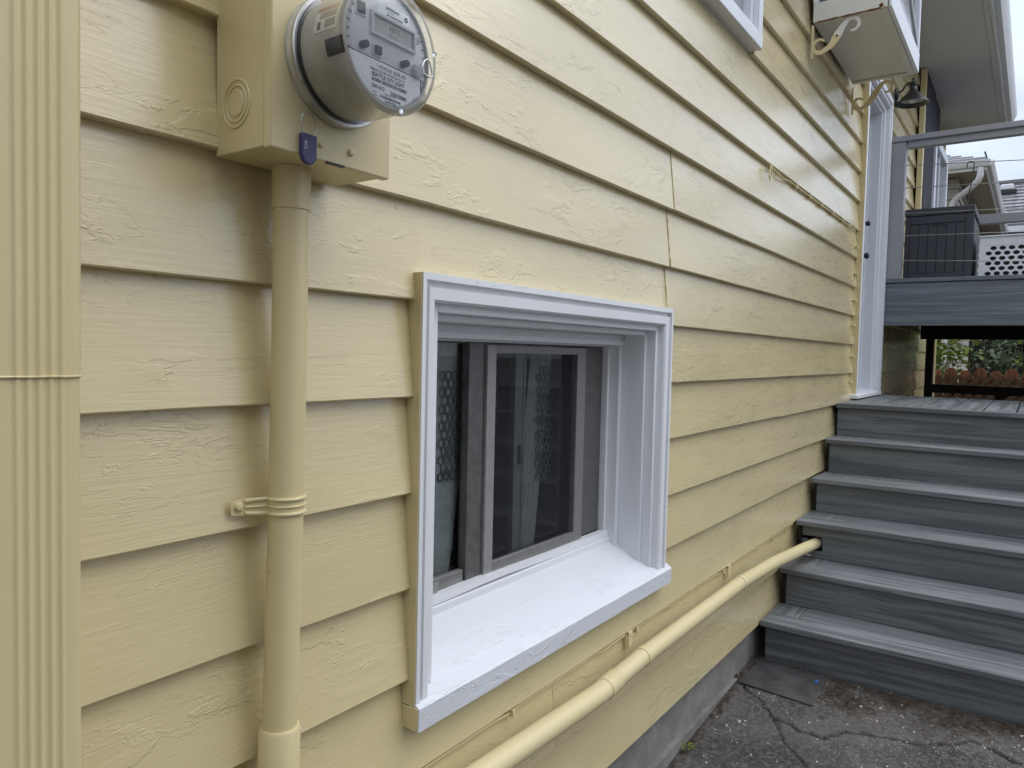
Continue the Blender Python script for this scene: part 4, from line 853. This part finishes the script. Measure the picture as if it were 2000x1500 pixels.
# storage box on the deck
sb = thing('storage_box', 'charcoal resin storage box with planked front on the deck', 'storage box', (6.2, -0.32, ZD))
SX, SY0, SY1, SZ1 = 5.95, -0.107, -0.527, 2.418
MB().box(SX + .012, SX + .52, SY1 + .006, SY0 - .006, ZD + .006, SZ1 - .06).build('body', M_RESIN, sb, 0.004)
MB().box(SX - .006, SX + .53, SY1 - .004, SY0 + .004, SZ1 - .052, SZ1).build('lid', M_RESIN, sb, 0.006)
for y0, y1, z0, z1 in ((SY1, SY1 + .05, ZD, SZ1 - .054), (SY0 - .03, SY0, ZD, SZ1 - .054)): MB().box(SX, SX + .0118, y0, y1, z0, z1).build('front_stile', M_RESIN, sb, 0.003)
MB().box(SX, SX + .0118, SY1 + .0505, SY0 - .0305, ZD, ZD + .045).build('front_rail', M_RESIN, sb, 0.003); MB().box(SX, SX + .0118, SY1 + .0505, SY0 - .0305, SZ1 - .11, SZ1 - .054).build('front_rail', M_RESIN, sb, 0.003)
pw = (abs(SY1 - SY0) - .081) / 6
for i in range(6): MB().box(SX + .003, SX + .0118, SY1 + .0515 + i * pw, SY1 + .0515 + (i + 1) * pw - .004, ZD + .046, SZ1 - .112).build('front_plank', M_RESIN, sb, 0.002)
MB().prism([(-0.275, SZ1 - .112), (-0.375, SZ1 - .112), (-0.365, SZ1 - .128), (-0.285, SZ1 - .128)], 'x', SX - .001, SX + .004).build('hand_grip', M_RUBBER, sb)
MB().box(SX + .02, SX + .5, SY1 - .003, SY1 + .0055, ZD + .05, SZ1 - .09).build('side_panel', M_RESIN, sb, 0.002)

# laundry basket with a punched front
lb = thing('laundry_basket', 'white plastic laundry basket with rows of round holes beside the storage box', 'laundry basket', (6.15, -0.85, ZD))
def punched(y0, y1, z0, z1, x, rows, cols, along):
    mb = MB(); dy = (y1 - y0) / cols; dz = (z1 - z0) / rows
    for r_ in range(rows):
        for c_ in range(-1, cols + 1):
            o_ = 0.5 * dy * (r_ % 2); ya, yb = y0 + c_ * dy + o_, y0 + (c_ + 1) * dy + o_; ya_, yb_ = max(y0, ya), min(y1, yb)
            if yb_ - ya_ < 1e-4: continue
            za, zb = z0 + r_ * dz, z0 + (r_ + 1) * dz; cy, cz = (ya + yb) / 2, (za + zb) / 2
            full = ya >= y0 - 1e-6 and yb <= y1 + 1e-6
            corners = [(ya_, za), (yb_, za), (yb_, zb), (ya_, zb)]
            if not full:
                for q in (0,): mb.add([along(x, a, b) for a, b in corners], [(0, 1, 2, 3)])
                continue
            nn = 16; hole_ = [(cy + dy * .36 * math.cos(2 * math.pi * i / nn + R(225)), cz + dz * .40 * math.sin(2 * math.pi * i / nn + R(225))) for i in range(nn)]
            out = []
            for i in range(nn):
                e = i // 4; t = (i % 4) / 4; p, q = corners[e], corners[(e + 1) % 4]; out.append((p[0] + (q[0] - p[0]) * t, p[1] + (q[1] - p[1]) * t))
            for xx in (x, x + .0025):
                mb.add([along(xx, *p) for p in hole_] + [along(xx, *p) for p in out], [(i, (i + 1) % nn, nn + (i + 1) % nn, nn + i) for i in range(nn)])
            mb.add([along(x, *p) for p in hole_] + [along(x + .0025, *p) for p in hole_], [(i, (i + 1) % nn, nn + (i + 1) % nn, nn + i) for i in range(nn)])
    return mb
BX_, BYa, BYb = 5.952, -0.565, -1.12
al = lambda x, a, b: (x, a, b)
punched(BYb + .06, BYa - .03, 1.925, 2.13, BX_, 6, 9, al).build('front_panel', M_BASKET, lb)
mb = MB(); mb.box(BX_, BX_ + .003, BYa - .0298, BYa, 1.918, 2.131); mb.box(BX_, BX_ + .003, BYb, BYb + .0598, 1.918, 2.131); mb.box(BX_, BX_ + .003, BYb, BYa, 2.1312, 2.188); mb.box(BX_, BX_ + .003, BYb + .06, BYa - .03, 1.916, 1.9248); mb.build('front_frame', M_BASKET, lb)
MB().box(BX_ - .012, BX_ + .008, BYb - .008, BYa + .008, 2.1885, 2.199).build('rim', M_BASKET, lb, 0.003)
punched(BX_ + .02, BX_ + .36, 1.925, 2.13, BYa - .004, 6, 6, lambda x, a, b: (a, x, b)).build('side_panel', M_BASKET, lb)
cu = MB(); vs = []
for i in range(13):
    for j in range(13):
        u, v = i / 12, j / 12; e = min(u, 1 - u, v, 1 - v); vs.append((BX_ + .012 + .355 * u, BYb + .01 + (BYa - BYb - .024) * v, 2.15 + .055 * min(1, e * 5) ** .5 + .008 * wob(u * 4, v * 5)))
cu.add(vs, [(i * 13 + j, (i + 1) * 13 + j, (i + 1) * 13 + j + 1, i * 13 + j + 1) for i in range(12) for j in range(12)]); cu.box(BX_ + .013, BX_ + .366, BYb + .012, BYa - .016, 1.93, 2.148)
tag(cu.build('folded_cover', plain('dark_fabric', (0.022, 0.02, 0.02), 0.9), None), 'dark folded cover filling the white laundry basket', 'cover')
mb = MB(); mb.box(BX_ + .003, BX_ + .38, BYb, BYb + .003, 1.92, 2.19); mb.box(BX_ + .377, BX_ + .38, BYb, BYa, 1.92, 2.19); mb.box(BX_ + .003, BX_ + .38, BYb, BYa, 1.9165, 1.921); mb.box(BX_ + .0035, BX_ + .38, BYa - .004, BYa - .001, 2.1305, 2.188); mb.build('shell', M_BASKET, lb)
# hook hanging from the top cable
hk = thing('hanging_hook', 'dark S-shaped garden hook hanging on the railing cable', 'hook', (5.845, -0.515, 2.68))
def arc(cy, cz, r_, a0, a1, n=10): return [(5.845, cy + r_ * math.cos(R(a0 + (a1 - a0) * i / n)), cz + r_ * math.sin(R(a0 + (a1 - a0) * i / n))) for i in range(n + 1)]
MB().tube(arc(-0.508, 2.667, 0.022, 215, -20, 14)[0:0] + arc(-0.500, 2.662, 0.021, -30 + 0, 190, 12)[::-1][0:0] + [(5.845, -0.478, 2.650)] + arc(-0.498, 2.668, 0.020, 0, 180, 10) + [(5.845, -0.515, 2.60), (5.845, -0.503, 2.52), (5.845, -0.4915, 2.44)] + arc(-0.512, 2.430, 0.020, 0, -200, 10), 0.0036, 8).build('hook', M_BLACK, hk)

# ------------------------------------------------------------------ ground bits
sl = thing('slate_tile', 'dark slate tile lying against the bottom stair at the wall', 'tile', (2.99, -0.15, 0.05))
tv = [(3.118, -0.015), (2.864, -0.004), (2.842, -0.294), (3.118, -0.285)]
zt_ = [gz(*p) for p in tv]; MB().hexa([(p[0], p[1], base_z(p[0]) + .002) for p in (tv[1], tv[2], tv[3], tv[0])][0:0] + [(tv[1][0], tv[1][1], base_z(2.86) + .001), (tv[2][0], tv[2][1], base_z(2.84) + .001), (tv[3][0], tv[3][1], 0.05), (tv[0][0], tv[0][1], 0.05), (tv[1][0], tv[1][1], base_z(2.86) + .010), (tv[2][0], tv[2][1], base_z(2.84) + .010), (tv[3][0], tv[3][1], 0.058), (tv[0][0], tv[0][1], 0.058)]).build('slab', M_SLATE, sl, 0.002)
tag(MB().hexa([(3.032, -0.262, .0578), (3.046, -0.268, .0578), (3.052, -0.258, .0578), (3.038, -0.253, .0578), (3.032, -0.262, .0605), (3.046, -0.268, .0598), (3.052, -0.258, .0605), (3.038, -0.253, .0602)]).build('paint_flake', M_BLUECHIP, None), 'tiny bright blue flake on the slate tile', 'paint flake')
rg = random.Random(3)
mb = MB(); mb2 = MB()
def chip(mb_, x, y, s_, zoff=0.0):
    z = gz(x, y) + zoff; a0 = rg.random() * 6.28; n = rg.choice((4, 5, 6)); top = [(x + s_ * (0.6 + .5 * rg.random()) * math.cos(a0 + i * 6.283 / n), y + s_ * (0.4 + .4 * rg.random()) * math.sin(a0 + i * 6.283 / n)) for i in range(n)]
    vs = [(p[0], p[1], z - .001) for p in top] + [(x + (p[0] - x) * .8, y + (p[1] - y) * .8, z + s_ * (.25 + .3 * rg.random())) for p in top]
    mb_.add(vs, [tuple(range(n))[::-1], tuple(range(n, 2 * n))] + [(i, (i + 1) % n, n + (i + 1) % n, n + i) for i in range(n)])
for i in range(520):
    x, y = 2.05 + 1.05 * rg.random(), -1.2 + 1.2 * rg.random()
    if rg.random() < 0.5: x = 3.1 - abs(rg.gauss(0, 0.16))
    chip(mb if rg.random() < .45 else mb2, x, y, rg.choice((.0022, .003, .004, .0055)))
for x, y, s_ in ((2.60, -0.10, .012), (2.615, -0.115, .008), (2.59, -0.12, .007), (2.98, -0.50, .010), (2.95, -0.44, .009), (3.05, -0.56, .008), (2.72, -0.25, .006), (2.83, -0.10, .008), (2.9, -0.83, .009), (2.76, -0.33, .006), (2.55, -0.07, .008), (3.06, -0.93, .009)): chip(mb, x, y, s_)
o = mb.build('pale_debris', plain('pale_chips', (0.42, 0.40, 0.36), 0.8, 0, 0.3, 0.3, 40, 0)); tag(o, 'pale chips of paint and shell scattered on the concrete', 'debris', kind='stuff')
o = mb2.build('dark_gravel', plain('dark_gravel_stone', (0.10, 0.092, 0.085), 0.85, 0, 0.3, 0.4, 40, 0)); tag(o, 'dark grit scattered on the concrete', 'gravel', kind='stuff')
mb = MB()
for i in range(430):
    (p, q), rr2 = rg.choice(SOIL[:6] + [SOIL[0], SOIL[2]]); x, y = p + rg.gauss(0, rr2 * .45), q + rg.gauss(0, rr2 * .7)
    if x > 3.135 or (x > 2.82 and y > -.31): continue
    L = rg.uniform(.015, .05); a = rg.random() * 6.28; z = gz(x, y) + rg.uniform(.001, .012); dz = rg.uniform(-.006, .010)
    mb.tube([(x, y, z), (x + L * .5 * math.cos(a), y + L * .5 * math.sin(a), z + .003), (x + L * math.cos(a + .3), y + L * math.sin(a + .3), z + dz)], 0.0007, 4)
o = mb.build('dry_needles', plain('dry_needles', (0.075, 0.043, 0.024), 0.85, 0, 0.2, 0.5, 30, 0)); tag(o, 'rusty dry needles and moss clumps against the bottom riser', 'litter', kind='stuff')
wd = thing('weed', 'tiny green weed growing at the foot of the foundation', 'weed', (2.33, -0.01, gz(2.33, -.01)))
mb = MB()
for i in range(9):
    a = i * .75; L = .012 + .010 * rg.random(); x, y, z = 2.33 + .006 * math.cos(a), -.012 + .006 * math.sin(a), gz(2.33, -.012) + .006 + .01 * rg.random()
    mb.add([(x, y, z), (x + L * math.cos(a) - .004 * math.sin(a), y + L * math.sin(a) + .004 * math.cos(a), z + .006), (x + 1.6 * L * math.cos(a), y + 1.6 * L * math.sin(a), z + .004), (x + L * math.cos(a) + .004 * math.sin(a), y + L * math.sin(a) - .004 * math.cos(a), z + .006)], [(0, 1, 2, 3)])
mb.build('leaves', M_LEAF, wd)

# ------------------------------------------------------------------ garden beyond the deck
fence = thing('picket_fence', 'terracotta scalloped picket fence with brown lattice seen under the deck', 'fence', (10.0, -0.6, 0.05))
rg = random.Random(5); y = 0.10
for i in range(16):
    w = 0.128; zt2 = (1.262 if i % 2 else 1.235) + rg.uniform(-.012, .012); c = y - w / 2
    poly = [(c - w / 2, 0.05), (c + w / 2, 0.05), (c + w / 2, zt2 - .065), (c + w * .38, zt2 - .022), (c + w * .15, zt2), (c - w * .15, zt2), (c - w * .38, zt2 - .022), (c - w / 2, zt2 - .065)]
    MB().prism(poly, 'x', 10.0 + .012 * (i % 2), 10.02 + .012 * (i % 2)).build('picket', M_TERRA, fence, 0.003); y -= 0.147
for d in (1, -1):
    for i in range(30):
        y0 = 0.45 - i * 0.105; L = 0.66
        ya, za, yb, zb = (y0, 0.52, y0 - L, 0.52 + L)
        if d == -1: ya, yb = y0 - L, y0
        t = Vector((0, yb - ya, zb - za)).normalized(); n_ = Vector((0, -t.z, t.y)) * 0.021; xx = 9.955 if d == 1 else 9.966
        p = Vector((xx, ya, za)); q = Vector((xx, yb, zb)); e = Vector((.009, 0, 0))
        MB().hexa([p - n_, p + n_, p + n_ + e, p - n_ + e, q - n_, q + n_, q + n_ + e, q - n_ + e]).build('lattice_slat', M_LATT, fence)
for y in (0.2, -1.05, -2.3): MB().box(10.04, 10.12, y - .04, y + .04, 0.0, 1.2).build('post', M_LATT, fence)
def shrub(name, label, x, y, h, n, mat, seed, spread):
    r2 = random.Random(seed); t = thing(name, label, 'shrub', (x, y, 0.05), 'shrubs behind the picket fence'); lf = MB(); tips = []
    for s_ in range(9):
        a, tilt = r2.random() * 6.28, r2.uniform(.1, .5); pts = []
        for i in range(7):
            u = i / 6; pts.append(Vector((x + math.cos(a) * tilt * u * u * spread, y + math.sin(a) * tilt * u * spread + .04 * r2.gauss(0, 1) * u, 0.05 + h * u * r2.uniform(.93, 1.0))))
        MB().tube(pts, [0.005 * (1 - .8 * i / 6) + .0012 for i in range(7)], 6).build('stem', M_STEM, t); tips += pts[2:]
    for i in range(n):
        p = r2.choice(tips) + Vector((r2.gauss(0, .07), r2.gauss(0, .09), r2.gauss(0, .07))); L = r2.uniform(.045, .095); w = L * .42
        d = Vector((r2.gauss(0, 1), r2.gauss(0, 1), r2.gauss(-.3, .6))).normalized(); sd = d.cross(Vector((r2.gauss(0, .4), r2.gauss(0, .4), 1))).normalized(); dn = Vector((0, 0, -.2 * L))
        lf.add([p, p + d * L * .35 + sd * w * .9, p + d * L * .75 + sd * w * .6 + dn * .5, p + d * L + dn, p + d * L * .75 - sd * w * .6 + dn * .5, p + d * L * .35 - sd * w * .9], [(0, 1, 2, 3), (0, 3, 4, 5)])
    lf.build('foliage', mat, t)
shrub('leafy_shrub', 'bright yellow green leafy shrub above the scalloped pickets', 10.45, -0.02, 1.72, 1050, M_LEAF, 1, 0.55)
shrub('leafy_shrub', 'dusty green shrub with thin upright stems behind the picket fence', 10.6, -0.55, 1.66, 620, M_LEAF2, 2, 0.7)
shrub('leafy_shrub', 'sparse long-stemmed shrub at the right end of the picket fence', 10.55, -1.0, 1.66, 330, M_LEAF, 3, 0.8)
backdrop = thing('dark_backdrop', 'dark brown shed with maroon eave standing for the darkness behind the shrubs', 'backdrop', (12.2, -1.6, 0.05))  # dark boards put where there is only darkness behind the shrubs
for i in range(16): MB().box(11.5, 11.52, -0.18 - (i + 1) * .2 + .006, -0.18 - i * .2, 0.05, 1.62).build('wall_board', M_BACKDROP, backdrop, 0.003)
MB().box(11.5205, 13.2, -3.35, -0.19, 0.05, 1.66).build('body', M_BACKDROP, backdrop)
MB().box(11.42, 13.3, -3.4, -0.75, 1.585, 1.72).build('eave', M_MAROON, backdrop, 0.004)

# near neighbour: hip roofed house with gutter and bent downspout
nb = thing('tan_neighbour_house', 'tan neighbouring house with white gutter and bent downspout behind the deck', 'house', (16.5, 3, 0))
for i in range(26): 
    z0 = 0.05 + i * .16
    MB().hexa([(13.46, 0.17, z0), (21.5, 0.17, z0), (21.5, 6, z0), (13.46, 6, z0), (13.485, 0.195, z0 + .159), (21.5, 0.195, z0 + .159), (21.5, 6, z0 + .159), (13.485, 6, z0 + .159)]).build('lap_board', M_TANW, nb)
MB().box(13.06, 21.9, -0.17, 6.4, 4.222, 4.245).build('soffit', M_TAN, nb)
MB().box(13.03, 21.93, -0.20, -0.172, 4.20, 4.33).build('fascia', M_GUT, nb, 0.003); MB().box(13.03, 13.058, -0.171, 6.4, 4.20, 4.33).build('fascia', M_GUT, nb, 0.003)
gq = [(0, 4.245), (-0.045, 4.245), (-0.075, 4.29), (-0.085, 4.335), (-0.078, 4.335), (-0.06, 4.30), (0, 4.28)]
MB().prism([(13.029 + a, b) for a, b in gq], 'y', -0.235, 6.4).build('gutter', M_GUT, nb, 0.003)
MB().prism([(-0.201 + a, b) for a, b in gq], 'x', 12.99, 21.9).build('gutter', M_GUT, nb, 0.003)
MB().tube([(13.02, -0.12, 4.24), (13.03, -0.12, 4.12), (13.06, -0.09, 4.05), (13.2, 0.02, 3.97), (13.37, 0.20, 3.88), (13.41, 0.26, 3.80), (13.415, 0.28, 3.68), (13.415, 0.28, 2.6), (13.415, 0.28, 0.1)], 0.045, 14).build('downspout', M_GUT, nb)
ap = Vector((16.4, 3.1, 5.75)); c0, c1, c2, c3 = Vector((12.96, -0.24, 4.34)), Vector((21.95, -0.24, 4.34)), Vector((12.96, 6.45, 4.34)), Vector((21.95, 6.45, 4.34)); ap2 = Vector((18.6, 3.1, 5.75))
MB().add([c0, c1, c2, c3, ap, ap2], [(0, 2, 4), (0, 4, 5, 1), (2, 3, 5, 4), (1, 5, 3)]).build('roof', M_SHING, nb, sharp=5)
for i in range(7):   # courses on the near roof plane
    t = 0.02 + i * .05; a = c0.lerp(ap, t); b = c2.lerp(ap, t); a2 = c0.lerp(ap, t + .047); b2 = c2.lerp(ap, t + .047); up = Vector((0, 0, .014))
    MB().hexa([a, b, b2, a2, a + up * 1.6, b + up * 1.6, b2 + up * .2, a2 + up * .2]).build('shingle_course', M_SHING, nb)
for i in range(5): pass
# mast on the roof corner
MB().tube([(13.0, -0.20, 4.34), (13.0, -0.165, 4.46)], 0.012, 6).build('roof_pin', M_BLACK, nb)

# far house: shingled roof with vent
fb = thing('far_house', 'far house with pale shingled roof and low roof vent', 'house', (22, -2, 0))
e0 = Vector((20.0, 0.6, 4.42)); e1 = Vector((20.0, -6.0, 4.42)); r0 = Vector((22.3, 0.6, 5.84)); r1 = Vector((22.3, -6.0, 5.84)); nrm_ = (r0 - e0).cross(e1 - e0).normalized()
if nrm_.z < 0: nrm_ = -nrm_
for i in range(13):
    a, b = e0.lerp(r0, i / 13), e1.lerp(r1, i / 13); a2, b2 = e0.lerp(r0, (i + 1.12) / 13), e1.lerp(r1, (i + 1.12) / 13)
    MB().hexa([a, b, b2, a2, a + nrm_ * .045, b + nrm_ * .045, b2 + nrm_ * .006, a2 + nrm_ * .006]).build('shingle_course', M_SHING, fb)
MB().hexa([r0 + Vector((-.2, 0, -.06)), r1 + Vector((-.2, 0, -.06)), r1 + Vector((.1, 0, .0)), r0 + Vector((.1, 0, 0)), r0 + Vector((-.2, 0, .03)), r1 + Vector((-.2, 0, .03)), r1 + Vector((.1, 0, .09)), r0 + Vector((.1, 0, .09))]).build('ridge_cap', plain('dark_ridge', (0.10, 0.10, 0.105), 0.8), fb)
MB().add([r0 + Vector((0, 0, -.05)), r1 + Vector((0, 0, -.05)), r1 + Vector((2.3, 0, -1.42)), r0 + Vector((2.3, 0, -1.42))], [(0, 1, 2, 3)]).build('back_roof', M_SHING, fb)
vt = r0.lerp(e0, .23) + nrm_ * .05; MB().box(vt.x - .18, vt.x + .10, -0.30, -0.03, vt.z - .02, vt.z + .12).build('vent_hood', M_GUT, fb, 0.03); MB().box(vt.x - .24, vt.x - .05, -0.37, 0.0, vt.z - .12, vt.z - .025).build('vent_base', M_RUBBER, fb, 0.01)
MB().box(20.4, 24.2, -5.8, 0.4, 0.0, 4.40).build('wall', M_DARKROOM, fb); MB().box(19.98, 20.02, -6.0, 0.6, 4.28, 4.41).build('fascia', M_GUT, fb)

# wall added out of view behind the camera, to shade and reflect in the siding
sy = thing('added_side_yard_wall', 'pale wall added out of view to shade and reflect in the yellow siding', 'house', (0, -4, 0))
MB().box(-9, 1.0, -8, -3.0, -0.05, 4.2).build('wall', M_LAPW, sy)
